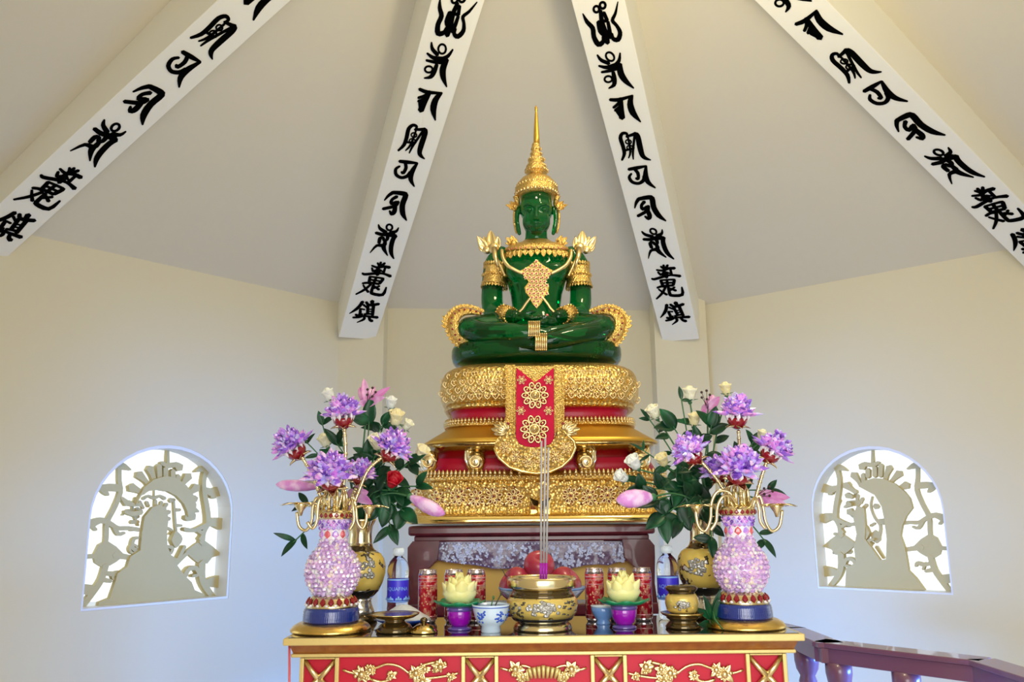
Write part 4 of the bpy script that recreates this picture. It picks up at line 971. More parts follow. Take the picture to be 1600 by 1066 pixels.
ramp_mat('vase_gold', 'noise', 26, [(0.0, (0.78, 0.55, 0.10)), (0.56, (0.80, 0.58, 0.13)), (0.585, (0.05, 0.035, 0.012)), (0.62, (0.06, 0.04, 0.015)), (0.64, (0.62, 0.60, 0.55))], 0.25, 0.15, coat=0.5)
mat('vase_dark', (0.10, 0.065, 0.02), 0.15, 0.7, coat=0.5)
mat('vase_black', (0.01, 0.01, 0.01), 0.12, coat=0.8)
mat('vase_silver', (0.62, 0.58, 0.48), 0.2, 0.85, coat=0.3, bump=('voronoi', 90, 0.4, 0.003))
mat('medallion_grey', (0.42, 0.41, 0.38), 0.3, 0.5, bump=('voronoi', 140, 0.7, 0.003))

def crystal(mb, base, d, L, Wd, T=None, up=None):
    """a faceted almond: six-sided, pointed at both ends"""
    d = Vector(d).normalized(); a = d.orthogonal().normalized() if up is None else (Vector(up) - d * Vector(up).dot(d)).normalized(); b = d.cross(a); T = T or Wd * 0.6
    vs = [Vector(base)]
    for f, w in ((0.38, 1.0), (0.72, 0.72)):
        for i in range(6): q = PI / 3 * i; vs.append(Vector(base) + d * L * f + (b * math.cos(q) * Wd / 2 + a * math.sin(q) * T / 2) * w)
    vs.append(Vector(base) + d * L)
    fs = [(0, 1 + (i + 1) % 6, 1 + i) for i in range(6)] + [(1 + i, 1 + (i + 1) % 6, 7 + (i + 1) % 6, 7 + i) for i in range(6)] + [(7 + i, 7 + (i + 1) % 6, 13) for i in range(6)]
    mb.add(vs, fs, False)
def lotus(c, axis, R, parent, seed, cup=True):
    """crystal lotus head: c = base centre, axis = the way it faces"""
    ax = Vector(axis).normalized(); e1 = ax.orthogonal().normalized(); e2 = ax.cross(e1); rnd = random.Random(seed)
    mb = MB(); c = Vector(c)
    for n, el, L, wd, r0, h0 in ((7, 0.06, 0.98, 0.42, 0.18, 0.10), (9, 0.42, 0.80, 0.46, 0.18, 0.14), (9, 0.80, 0.78, 0.46, 0.14, 0.20), (7, 1.14, 0.76, 0.44, 0.10, 0.26), (4, 1.42, 0.70, 0.40, 0.05, 0.34)):
        for i in range(n):
            a = 2 * PI * (i + rnd.uniform(-0.15, 0.15)) / n + n; o = e1 * math.cos(a) + e2 * math.sin(a)
            e = el + rnd.uniform(-0.08, 0.08); d = o * math.cos(e) + ax * math.sin(e)
            crystal(mb, c + o * r0 * R + ax * h0 * R * 0.6, d, L * R * rnd.uniform(0.9, 1.08), wd * R, wd * R * 0.55, ax)
    for i in range(40):
        a = rnd.random() * 6.28; e = rnd.uniform(0.15, 1.5); o = (e1 * math.cos(a) + e2 * math.sin(a)) * math.cos(e) + ax * math.sin(e)
        crystal(mb, c + ax * R * 0.2 + o * R * rnd.uniform(0.45, 0.66), o, R * 0.28, R * 0.26)
    mb.ball(c + ax * R * 0.25, R * 0.34, 8, 6, None, False)
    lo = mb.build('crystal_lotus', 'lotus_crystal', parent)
    if cup:
        M = Matrix((e1, e2, ax)).transposed()
        mb = MB(); mb.lathe([(0.10 * R, -0.62 * R), (0.28 * R, -0.52 * R), (0.44 * R, -0.30 * R), (0.48 * R, -0.10 * R)], c, 14, M=M); mb.build('ruby_cup', 'ruby', parent)
        mb = MB()
        for i in range(10):
            a = 2 * PI * i / 10; o = e1 * math.cos(a) + e2 * math.sin(a); crystal(mb, c + o * 0.46 * R - ax * 0.22 * R, ax, 0.42 * R, 0.24 * R)
        mb.build('cup_crystals', 'white_crystal', parent)
        mb = MB()
        for i in range(5):
            a = 2 * PI * i / 5 + .3; o = e1 * math.cos(a) + e2 * math.sin(a); mb.petal(c - ax * 0.60 * R, o - ax * 0.1 + ax * 0.5, ax, 0.62 * R, 0.34 * R, 0.3, 0.6, 4, 5)
        mb.build('gold_calyx', 'gold_rod', parent, solid=0.0015)
    return lo
def crystal_lamp(cx, Y, lot, arms, loops, saucers, label, seed):
    k = K(Y); b0 = P(cx, 985, Y)
    t = thing('crystal_lamp', (b0.x, Y, ZT), label, 'lamp', None)
    def prof(rows): return [(r * k, P(cx, y, Y).z) for r, y in rows]
    zo = ZT - P(cx, 991, Y).z
    C = (b0.x, Y, zo)
    def lat(name, m, rows, n=40, par=t): mb = MB(); mb.lathe(prof(rows), C, n); return mb.build(name, m, par)
    lat('gold_base', 'gold', [(58, 991), (59, 988.5), (58, 986), (54, 981), (48, 977.5), (43, 976.5)])
    lat('blue_ring', 'blue_ring', [(39, 977), (41, 975), (41.8, 973), (40.8, 971.5), (41.8, 970), (40.8, 968.5), (41.8, 967), (40.6, 965.5), (41.4, 964), (40.3, 962), (41, 960), (40, 958), (39.6, 955), (37, 953)])
    rb = lat('ruby_band', 'gold_rod', [(38, 953.5), (37, 950), (33, 941), (29, 936), (26, 934)])
    mb = MB(); gm = MB()
    for i in range(18):
        a = 2 * PI * i / 18; o = Vector((math.cos(a), math.sin(a), 0)); c = Vector((b0.x, Y, P(cx, 950, Y).z + zo)) + o * 37.5 * k
        crystal(gm, c, Vector((0, 0, 1)) - o * 0.42, 13 * k, 9 * k, 6 * k, o)
        for q in (-1, 1): mb.ball(c + Vector((0, 0, 1 * k)) + o.cross(Vector((0, 0, 1))) * q * 6.2 * k, 2.2 * k, 6, 4)
    gm.build('ruby_gems', 'ruby', rb); mb.build('clear_gems', 'white_crystal', rb)
    # body wrapped in faceted beads
    body = [(26, 936), (28, 931), (34, 922), (38.5, 911), (40, 899), (38.5, 887), (34, 876), (28, 867), (22.5, 859), (19.5, 850)]
    bv = lat('vase_body', 'crystal_body', [(r - 2.5, y) for r, y in body]); mb = MB(); rnd = random.Random(seed)
    q = spline(body, 8); acc = 0; row = 0; last = None
    for r, y in q:
        if last: acc += math.hypot(r - last[0], y - last[1])
        if last is None or acc >= 6.4:
            acc = 0; n = max(8, int(2 * PI * r / 7.4)); row += 1
            for i in range(n):
                a = 2 * PI * (i + 0.5 * (row % 2)) / n; o = Vector((math.cos(a), math.sin(a), 0))
                c = Vector((b0.x, Y, P(cx, y, Y).z + zo)) + o * (r - 1.5) * k
                dv = Vector((rnd.uniform(-.8, .8), rnd.uniform(-.8, .8), 1)).normalized(); crystal(mb, c - dv * 4.4 * k + Vector((0, 0, rnd.uniform(-1, 1) * k)), dv, 8.8 * k, 8.4 * k, 8.4 * k)
        last = (r, y)
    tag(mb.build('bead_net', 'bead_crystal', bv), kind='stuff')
    nk = lat('neck', 'white_crystal', [(19, 851), (19.5, 846), (19.5, 836), (20, 832)], 24); mb = MB(); gm = MB()
    for i in range(10):
        a = 2 * PI * i / 10; o = Vector((math.cos(a), math.sin(a), 0)); c = Vector((b0.x, Y, P(cx, 847, Y).z + zo)) + o * 19.5 * k
        mb = MB(); crystal(mb, c, (0, 0, 1), 13 * k, 11 * k, 6 * k, o); mb.build('neck_gem', 'gem_pink' if i % 2 else 'lotus_crystal', nk)
    up_ = lat('upper_beads', 'crystal_body', [(19, 833), (21, 828), (23.5, 820), (24, 816)], 24); mb = MB()
    for j in range(3):
        for i in range(18):
            a = 2 * PI * (i + .5 * (j % 2)) / 18; o = Vector((math.cos(a), math.sin(a), 0)); c = Vector((b0.x, Y, P(cx, 831 - j * 5, Y).z + zo)) + o * (20.5 + j * 1.4) * k
            crystal(mb, c - Vector((0, 0, 3 * k)), (0, 0, 1), 7 * k, 6.5 * k, 6 * k)
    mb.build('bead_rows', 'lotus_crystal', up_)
    rm = lat('gem_rim', 'gold_rod', [(23.5, 817), (26, 815), (26.5, 808), (24, 803), (20, 802)], 32); gm = MB()
    for i in range(20):
        a = 2 * PI * i / 20; o = Vector((math.cos(a), math.sin(a), 0)); c = Vector((b0.x, Y, P(cx, 815, Y).z + zo)) + o * 26.3 * k
        crystal(gm, c, (0, 0, 1), 8 * k, 7 * k, 4 * k, o)
    gm.build('ruby_gems', 'ruby', rm)
    for i in range(9):
        a = 2 * PI * i / 9 + .2; o = Vector((math.cos(a), math.sin(a), 0)); z0 = P(cx, 803, Y).z + zo
        mb = MB(); mb.tube([Vector((b0.x, Y, z0)) + o * 18 * k, Vector((b0.x, Y, z0 + 22 * k)) + o * 17 * k, Vector((b0.x, Y, z0 + 34 * k)) + o * 12 * k], [2.8 * k, 2.8 * k, 2 * k], 8); mb.build('gold_post', 'gold_rod', t)
    # arms carrying the lotus heads
    for (pts, (lx, ly, ld), axis, R) in arms:
        mb = MB(); q = spline([tuple(P(a, b, Y + d)) for a, b, d in pts], 6); mb.tube(q, 2.6 * k, 8)
        for i in range(0, len(q), 2): mb.ball(q[i], 3.4 * k, 7, 5)
        am = mb.build('arm', 'gold_rod', t)
        lotus(P(lx, ly, Y + ld), axis, R * k, am, seed + int(lx))
    for pts in loops:
        mb = MB(); mb.tube(spline([tuple(P(a, b, Y + d)) for a, b, d in pts], 5), 2.5 * k, 8); mb.build('loop_arm', 'gold_rod', t)
    for (sx, sy, sd, w) in saucers:
        c = P(sx, sy, Y + sd); mb = MB(); rnd = random.Random(int(sx))
        for i in range(8):
            a = 2 * PI * i / 8; mb.petal(c, (math.cos(a), math.sin(a), 0.10), (0, 0, 1), w * k, w * 0.6 * k, 0.15, 0.25, 5, 5)
        mb.lathe([(2 * k, -16 * k), (4 * k, -9 * k), (9 * k, -2 * k), (10 * k, 2 * k)], c, 12)
        mb.build('leaf_saucer', 'gold_rod', t, solid=0.0015)
    return t
LY = 2.46
crystal_lamp(517, LY, None,
  [([(527, 800, 0), (536, 765, 0.0), (540, 710, 0.0), (538, 672, 0.0)], (536, 650, 0.0), (-0.05, -0.15, 1), 34),
   ([(507, 800, 0), (497, 765, -0.01), (484, 735, -0.02), (470, 712, -0.03)], (459, 700, -0.03), (-0.55, -0.25, 0.8), 34),
   ([(522, 800, -0.02), (522, 780, -0.05), (519, 765, -0.07), (517, 755, -0.08)], (516, 744, -0.08), (-0.05, -0.55, 0.85), 40),
   ([(548, 800, 0), (560, 770, 0), (575, 735, 0), (598, 714, 0)], (612, 703, 0.0), (0.55, -0.25, 0.8), 34),
   ([(538, 800, 0.04), (548, 780, 0.06), (556, 765, 0.08)], (562, 742, 0.08), (0.3, -0.2, 0.9), 27)],
  [[(505, 790, 0), (496, 778, 0), (489, 792, 0), (487, 815, 0), (478, 829, 0), (467, 822, 0), (464, 800, 0)], [(512, 790, -.03), (503, 776, -.05), (497, 790, -.06), (495, 815, -.06), (488, 826, -.06), (480, 816, -.06)],
   [(545, 790, 0), (551, 776, 0), (556, 792, 0), (558, 815, 0), (566, 826, 0), (572, 815, 0), (573, 798, 0)], [(540, 790, -.03), (548, 780, -.05), (552, 795, -.06), (553, 815, -.06), (546, 828, -.06)]],
  [(470, 789, -0.02, 31), (577, 793, 0.0, 30), (496, 792, 0.08, 24)],
  'crystal lotus lamp in front of the left gold vase with five lilac crystal lotus heads', 21)
crystal_lamp(1164, LY, None,
  [([(1158, 800, 0), (1156, 760, 0.02), (1156, 715, 0.03), (1154, 675, 0.02)], (1152, 650, 0.02), (0.05, -0.15, 1), 34),
   ([(1150, 800, 0), (1132, 768, 0), (1117, 745, 0), (1096, 722, 0.0)], (1080, 708, 0.0), (-0.55, -0.25, 0.85), 33),
   ([(1160, 800, -0.02), (1158, 775, -0.05), (1156, 755, -0.07), (1155, 745, -0.08)], (1154, 735, -0.08), (0.0, -0.5, 0.85), 40),
   ([(1174, 800, 0), (1183, 770, 0), (1190, 745, 0), (1198, 722, 0.0)], (1206, 706, 0.0), (0.55, -0.2, 0.85), 33),
   ([(1152, 800, 0.04), (1140, 770, 0.05), (1130, 752, 0.06)], (1120, 738, 0.06), (-0.35, -0.3, 0.9), 28)],
  [[(1150, 790, -.02), (1140, 770, -.02), (1122, 768, -.02), (1112, 785, -.02), (1110, 812, -.02), (1102, 830, -.02), (1091, 822, -.02), (1087, 798, -.02)], [(1153, 792, -.03), (1142, 776, -.05), (1130, 776, -.06), (1121, 792, -.06), (1119, 815, -.06), (1110, 829, -.06)],
   [(1176, 790, 0), (1186, 775, 0), (1192, 792, 0), (1196, 815, 0), (1206, 830, 0), (1218, 822, 0), (1222, 797, 0)], [(1172, 792, -.03), (1180, 778, -.05), (1186, 795, -.06), (1188, 815, -.06), (1196, 826, -.06)]],
  [(1088, 792, 0.0, 30), (1213, 791, -0.01, 32), (1120, 790, 0.06, 24)],
  'crystal lotus lamp in front of the right gold vase with five lilac crystal lotus heads', 47)

# ------------------------------------------------------------------ painted gold vases
def lathe_r(rows, y):
    for (ra, ya), (rb, yb) in zip(rows, rows[1:]):
        if min(ya, yb) <= y <= max(ya, yb): return ra + (rb - ra) * (y - ya) / ((yb - ya) or 1)
    return rows[-1][0]
def gold_vase(cx, Y, label, side):
    k = K(Y); b0 = P(cx, 968, Y); zo = ZT - P(cx, 966, Y).z; C = (b0.x, Y, zo)
    t = thing('painted_vase', (b0.x, Y, ZT), label, 'vase', None)
    def lat(name, m, rows, n=40): mb = MB(); mb.lathe([(r * k, P(cx, y, Y).z) for r, y in rows], C, n); return mb.build(name, m, t)
    lat('foot', 'vase_dark', [(27, 966), (28, 962), (26, 957), (24, 954)]); lat('pedestal', 'vase_silver', [(24, 955), (22, 948), (19, 940), (18, 934), (20, 929)])
    lat('black_band', 'vase_black', [(20, 930), (25, 924), (29, 919), (30.5, 916)])
    rows = [(30.5, 916.5), (35, 905), (38, 892), (38.5, 880), (36, 869), (31, 861), (25, 857)]
    bd = lat('body', 'vase_gold', rows)
    lat('collar', 'vase_dark', [(25.5, 857.5), (22, 855), (19, 851), (18.5, 849)]); lat('neck', 'gold_rod', [(18.5, 850), (17, 842), (16.5, 830), (18, 818), (22, 810), (23, 807), (20, 806.5)])
    rnd = random.Random(cx); mb = MB()
    for i in range(46):
        a = -PI / 2 + side * rnd.uniform(0.1, 0.75); y = rnd.uniform(872, 896); r = lathe_r(rows[::-1], y)
        c = Vector((b0.x + r * k * math.cos(a), Y + r * k * math.sin(a), P(cx, y, Y).z + zo)); mb.ball(c, (3.4 * k, 2 * k, 2.6 * k), 7, 4)
    mb.build('medallion', 'medallion_grey', bd)
    return t
VLx, VRx, VY = 560, 1103, 2.67
gold_vase(VLx, VY, 'gold vase with black band and silver medallion, half behind the left crystal lamp', 1)
gold_vase(VRx, VY, 'gold vase with black band and silver medallion, half behind the right crystal lamp', -1)

# ------------------------------------------------------------------ flowers: every stem is a thing of its own
MOUTH = {'L': (VLx, 812), 'R': (VRx, 812)}
def stem_curve(side, px, py, Y, sway=0.0, n=7):
    mx, my = MOUTH[side]; rs = random.Random(int(px * 3 + py)); a = P(mx + rs.uniform(-11, 11), my + 26, VY + rs.uniform(-.015, .015)); b = P(mx + rs.uniform(-8, 8) + (px - mx) * 0.15, my - 25, VY + (Y - VY) * 0.2); c = P(px, py, Y)
    m = (b + c) / 2 + Vector((0, 0, 0.02)) + Vector((sway, 0, 0))
    return [Vector(q) for q in spline([tuple(a), tuple(b), tuple(m), tuple(c)], n)]
def start(name, side, label, cat, grp):
    mx, my = MOUTH[side]; p = P(mx, my, VY); return thing(name, tuple(p), label, cat, grp)
def leafmesh(mb, c, d, L, Wd, up=(0, -1, 0.5), curl=0.5):
    mb.petal(c, d, up, L, Wd, 0.14, curl, 5, 7, shape=lambda t: max(0.0, math.sin(PI * min(1, 0.06 + 0.94 * t ** 0.85))) ** 0.9)
def rose(side, px, py, Y, axis, m, size, label, seed, leaves=2):
    rnd = random.Random(seed); k = K(Y); ax = Vector(axis).normalized(); R = size * k; c = P(px, py, Y)
    t = start('rose', side, label, 'flower', 'roses in the left gold vase' if side == 'L' else 'roses in the right gold vase')
    e1 = ax.orthogonal().normalized(); e2 = ax.cross(e1); base = c - ax * R * 0.95
    mb = MB(); M = Matrix((e1, e2, ax)).transposed()
    mb.lathe([(0.16 * R, 0), (0.48 * R, 0.3 * R), (0.56 * R, 0.8 * R), (0.42 * R, 1.35 * R), (0.2 * R, 1.62 * R), (0.05 * R, 1.66 * R)], base, 16, M=M)
    for n, r0, lean, L, wd in ((3, 0.20, 0.06, 1.85, 1.0), (4, 0.30, 0.20, 1.80, 1.15), (5, 0.36, 0.30, 1.62, 1.35)):
        for i in range(n):
            a = 2 * PI * (i + rnd.uniform(-.1, .1)) / n + n * 0.7; o = e1 * math.cos(a) + e2 * math.sin(a)
            mb.petal(base + o * r0 * R * 0.4, ax * math.cos(lean) + o * math.sin(lean), -o, L * R, wd * R, 0.30, -0.30 if n < 5 else 0.30, 6, 7, shape=lambda t: (0.35 + 0.65 * math.sin(PI * min(0.5, t * 0.8))) * (1 if t < 0.75 else math.sqrt(max(0, 1 - ((t - 0.75) / 0.27) ** 2))))
    mb.build('bloom', m, t, solid=0.001)
    mb = MB()
    for i in range(5):
        a = 2 * PI * i / 5 + 0.3; o = e1 * math.cos(a) + e2 * math.sin(a); mb.petal(base, o * 0.9 + ax * 0.6, ax, 0.95 * R, 0.34 * R, 0.2, 0.5, 3, 5)
    mb.lathe([(0.10 * R, -0.28 * R), (0.24 * R, -0.08 * R), (0.22 * R, 0.08 * R)], base, 10, M=M); mb.build('sepals', 'sepal', t, solid=0.001)
    q = stem_curve(side, 0, 0, Y) if False else None
    mx, my = MOUTH[side]; u = 800 + FPX * (base - CAM).dot(cx_ax) / (base - CAM).dot(fwd); v = 533 - FPX * (base - CAM).dot(cy_ax) / (base - CAM).dot(fwd)
    q = stem_curve(side, u, v, base.y, rnd.uniform(-.01, .01)); mb = MB(); mb.tube(q, 0.0026, 6); mb.build('stem', 'stem_green', t)
    for i in range(leaves):
        f = q[int(len(q) * (0.86 - 0.16 * i)) - 1]; mb = MB(); a = rnd.uniform(-1, 1)
        leafmesh(mb, f, (rnd.choice((-1, 1)) * 0.8, -0.3 + a * 0.3, 0.35 + a * 0.4), rnd.uniform(24, 34) * k, 13 * k); mb.build('leaf', 'leaf', t, solid=0.0008)
    return t
def lily_bud(side, px, py, tx, ty, Y, wpx, label, green=0.0):
    """closed bud from (px,py) at its base to its tip (tx,ty)"""
    k = K(Y); a, b = P(px, py, Y), P(tx, ty, Y - 0.03); ax = (b - a).normalized(); L = (b - a).length; e1 = ax.orthogonal().normalized(); e2 = ax.cross(e1)
    t = start('lily_bud', side, label, 'flower', None)
    mb = MB(); n = 18; rows = [(0, 0.25), (0.08, 0.5), (0.25, 0.8), (0.5, 1.0), (0.72, 0.95), (0.88, 0.66), (0.97, 0.3), (1.0, 0.08)]; vs = []
    for f, r in rows:
        for i in range(n): q = 2 * PI * i / n; rr = r * wpx / 2 * k * (1 + 0.10 * math.cos(3 * q + f)); vs.append(a + ax * L * f + (e1 * math.cos(q) + e2 * math.sin(q)) * rr)
    mb.add(vs, [(j * n + i, j * n + (i + 1) % n, (j + 1) * n + (i + 1) % n, (j + 1) * n + i) for j in range(len(rows) - 1) for i in range(n)] + [tuple(range(n - 1, -1, -1)), tuple((len(rows) - 1) * n + i for i in range(n))])
    mb.build('bud', 'bud_pink', t)
    mb = MB(); mb.ball(a, (wpx * 0.22 * k,) * 3, 8, 6)
    for i in range(3): q = 2 * PI * i / 3; o = e1 * math.cos(q) + e2 * math.sin(q); mb.petal(a, ax + o * 0.3, -o, L * 0.3, wpx * 0.5 * k, 0.3, 0, 4, 4)
    mb.build('bud_base', 'sepal', t, solid=0.001)
    q = stem_curve(side, px, py, Y); mb = MB(); mb.tube(q, 0.0028, 6); mb.build('stem', 'stem_green', t)
    return t
def lily_open(side, px, py, Y, axis, tips, label, wpx=13):
    k = K(Y); c = P(px, py, Y); t = start('lily', side, label, 'flower', None)
    ax = Vector(axis).normalized(); mb = MB()
    for x, y, d in tips: e = P(x, y, Y + d); mb.petal(c, e - c, -ax if False else Vector((0, -1, 0.2)), (e - c).length * 1.03, wpx * k, 0.28, 0.4, 6, 7)
    mb.build('petals', 'lily_pink', t, solid=0.0012)
    mb = MB()
    for i in range(5):
        a = i * 1.25; e = c + ax * 24 * k + Vector((math.cos(a), 0, math.sin(a))) * 7 * k; mb.tube([c, c.lerp(e, .6) + ax * 2 * k, e], 0.0009, 5); mb.ball(e, 2.2 * k, 6, 4)
    mb.build('stamens', 'stamen', t)
    q = stem_curve(side, px, py, Y); mb = MB(); mb.tube(q, 0.003, 6); mb.build('stem', 'stem_green', t)
    return t
# left vase
for a in ((513, 617, 2.62, (-.4, -.2, .9), 'rose_white', 13, 'white rose behind the left side of the topmost lotus, left bouquet'),
          (611, 629, 2.70, (.15, -.3, 1), 'rose_white', 12, 'small white rosebud, highest of the pale roses in the left bouquet'),
          (619, 652, 2.66, (.2, -.4, .9), 'rose_yellow', 16, 'large pale yellow rose below the white bud, left bouquet'),
          (637, 664, 2.68, (.6, -.3, .7), 'rose_cream', 11, 'half hidden cream rose at the right of the large yellow rose'),
          (589, 690, 2.60, (-.1, -.6, .8), 'rose_cream', 16, 'cream rose touching the left edge of the right crystal lotus, left bouquet'),
          (659, 706, 2.62, (.5, -.5, .7), 'rose_yellow', 14, 'yellow rose beside the gold pedestal, rightmost of the left bouquet'),
          (507, 688, 2.62, (-.4, -.3, .9), 'rose_cream', 13, 'cream rose between two crystal lotuses at the left of the left bouquet'),
          (486, 748, 2.60, (-.7, -.5, .3), 'rose_cream', 12, 'low cream rose above the pink lily bud, left bouquet'),
          (615, 751, 2.58, (.3, -.7, .5), 'rose_red', 16, 'single dark red rose among the green leaves, left bouquet')):
    rose('L', *a, seed=int(a[0]))
lily_open('L', 574, 634, 2.64, (.3, -.5, .8), [(567, 588, .02), (607, 603, -.01), (559, 600, .04), (596, 620, -.05), (585, 598, .05), (562, 628, -.03)], 'open pink lily rising behind the topmost crystal lotus, left bouquet')
lily_bud('L', 497, 762, 431, 757, 2.60, 17, 'mauve lily bud pointing left out of the left bouquet')
lily_bud('L', 640, 776, 695, 804, 2.52, 21, 'long pink lily bud with pale green base lying before the gold pedestal')
lily_open('L', 556, 775, 2.58, (.2, -.6, .5), [(545, 798, -.02), (580, 786, -.02), (563, 755, .02), (540, 768, .02), (575, 768, 0)], 'lilac lily low behind the central crystal lotus, left bouquet', 15)
# right vase
for a in ((1021, 643, 2.66, (-.5, -.3, .9), 'rose_cream', 14, 'cream rosebud at the upper left of the right bouquet'),
          (1078, 615, 2.70, (0, -.2, 1), 'rose_cream', 14, 'tall cream rosebud, highest on the left side of the right bouquet'),
          (1085, 655, 2.66, (.1, -.3, 1), 'rose_yellow', 13, 'yellow rosebud just below the tall cream bud, right bouquet'),
          (1134, 607, 2.64, (-.1, -.2, 1), 'rose_yellow', 12, 'yellow rose peeping behind the topmost crystal lotus, right bouquet'),
          (1035, 718, 2.60, (-.4, -.5, .8), 'rose_yellow', 13, 'yellow rose below the left crystal lotus, right bouquet'),
          (990, 722, 2.62, (-.5, -.4, .7), 'rose_white', 15, 'white rose leaning over the gold pedestal, right bouquet'),
          (971, 745, 2.62, (-.8, -.5, .4), 'rose_white', 13, 'white rose reaching farthest left, right bouquet'),
          (1191, 680, 2.62, (.3, -.3, .9), 'rose_cream', 11, 'small cream rose left of the right crystal lotus, right bouquet')):
    rose('R', *a, seed=int(a[0]))
lily_bud('R', 1020, 777, 963, 782, 2.52, 27, 'fat pink lily bud pointing left before the gold pedestal')
lily_open('R', 1106, 640, 2.68, (-.2, -.4, .9), [(1116, 614, .02), (1100, 652, .0), (1124, 620, -.02), (1094, 640, .02), (1110, 618, .03)], 'dark pink lily left of the topmost crystal lotus, right bouquet', 15)
lily_open('R', 1178, 778, 2.56, (.6, -.4, .3), [(1238, 775, 0), (1232, 788, -.03), (1222, 770, .03), (1205, 790, -.02)], 'pink lily lying above the right gold saucer of the crystal lamp', 17)
# leafy sprigs
def sprig(side, px, py, Y, n, Lpx, label, seed, wf=0.42, lo=0.45):
    rnd = random.Random(seed); k = K(Y); t = start('leaf_sprig', side, label, 'foliage', None)
    q = stem_curve(side, px, py, Y, rnd.uniform(-.015, .015), 8); mb = MB(); mb.tube(q, 0.0022, 6); mb.build('stem', 'stem_green', t); mb = MB()
    tx = (q[-1] - q[-3]).normalized(); leafmesh(mb, q[-1] - tx * Lpx * k * .2, tx + Vector((0, -.2, 0)), Lpx * k, Lpx * wf * k)
    for i in range(n):
        f = lo + (0.97 - lo) * i / max(1, n - 1); c = q[int(f * (len(q) - 1))]; s_ = 1 if i % 2 else -1
        side_v = tx.cross(Vector((0, -1, 0))).normalized() * s_
        d = side_v + tx * rnd.uniform(0.1, 0.8) + Vector((0, rnd.uniform(-.7, .1), rnd.uniform(-.3, .2)))
        leafmesh(mb, c, d, Lpx * k * rnd.uniform(0.7, 1.05), Lpx * wf * k * rnd.uniform(.8, 1.1), (rnd.uniform(-.4, .4), -1, rnd.uniform(0, .8)), rnd.uniform(0.1, 0.8))
    mb.build('leaves', 'leaf', t, solid=0.0008)
    return t
for a in ((577, 655, 2.63, 3, 44, 'broad glossy green leaf rising in the middle of the left bouquet', .5, .6), (503, 660, 2.64, 2, 24, 'small dark leaves left of the topmost lotus stem, left bouquet', .45, .7),
          (524, 690, 2.60, 2, 34, 'narrow dark leaf behind the topmost lotus stem, left bouquet', .4, .8), (600, 660, 2.66, 4, 26, 'round dark leaves under the pale yellow rose, left bouquet', .6, .7),
          (642, 722, 2.62, 4, 34, 'upright green leaves between red rose and pedestal, left bouquet', .5, .55), (622, 768, 2.58, 8, 34, 'dense dark leaves round the red rose, left bouquet', .5, .3),
          (632, 800, 2.57, 6, 40, 'broad leaves hanging below the long pink bud, left bouquet', .55, .4), (612, 826, 2.6, 4, 36, 'drooping leaves over the shoulder of the left gold vase', .45, .5),
          (458, 848, 2.52, 2, 34, 'single leaf hanging down at the far left of the left bouquet', .3, .9), (590, 745, 2.64, 8, 36, 'dark leaves filling the middle of the left bouquet', .5, .2),
          (575, 715, 2.64, 6, 36, 'shaded leaves behind the right crystal lotus, left bouquet', .5, .3), (478, 788, 2.58, 4, 30, 'leaves above the left gold saucer, left bouquet', .35, .5),
          (478, 690, 2.64, 2, 24, 'thin leaf beside the left crystal lotus, left bouquet', .3, .8), (605, 790, 2.62, 8, 34, 'low dark leaves at the right of the left vase mouth', .5, .2), (655, 760, 2.6, 3, 30, 'small leaves near the gold pedestal, left bouquet', .45, .6)):
    sprig('L', *a[:5], a[5], int(a[0] + a[1]), a[6], a[7])
for a in ((1050, 664, 2.64, 3, 40, 'round glossy leaf under the cream rosebuds, right bouquet', .6, .65), (1012, 652, 2.67, 3, 22, 'thin dark leaves round the upper left rosebud, right bouquet', .35, .7),
          (1112, 662, 2.62, 5, 36, 'broad leaves left of the topmost lotus cup, right bouquet', .55, .6), (1090, 690, 2.63, 6, 34, 'dark leaves behind the left crystal lotus, right bouquet', .5, .4),
          (1064, 620, 2.69, 2, 22, 'small leaves on the stem of the tall cream rosebud, right bouquet', .35, .8), (1000, 765, 2.6, 4, 34, 'dull green leaves behind the white roses, right bouquet', .5, .6),
          (1022, 782, 2.57, 6, 40, 'broad leaves above the fat pink lily bud, right bouquet', .55, .4), (1032, 808, 2.57, 5, 42, 'broad leaves below the fat pink lily bud, right bouquet', .55, .45),
          (1058, 760, 2.62, 9, 38, 'dark leaves filling the middle of the right bouquet', .5, .2), (1080, 740, 2.64, 8, 36, 'shaded leaves below the left crystal lotus, right bouquet', .5, .2),
          (1060, 815, 2.6, 6, 38, 'drooping leaves over the rim of the right gold vase', .5, .4), (1100, 800, 2.55, 8, 34, 'dark leaves round the mouth of the right gold vase', .5, .2),
          (1178, 690, 2.63, 3, 30, 'dark leaf behind the right crystal lotus, right bouquet', .5, .75), (1204, 768, 2.6, 3, 30, 'green leaf above the right gold saucer, right bouquet', .4, .7),
          (1197, 848, 2.52, 2, 34, 'single leaf hanging down at the far right of the right bouquet', .3, .9), (1112, 846, 2.56, 4, 34, 'leaves hanging before the neck of the right gold vase', .45, .5), (1002, 702, 2.68, 2, 26, 'long thin leaf pointing to the eave of the pedestal, right bouquet', .2, .9)):
    sprig('R', *a[:5], a[5], int(a[0] + a[1]), a[6], a[7])
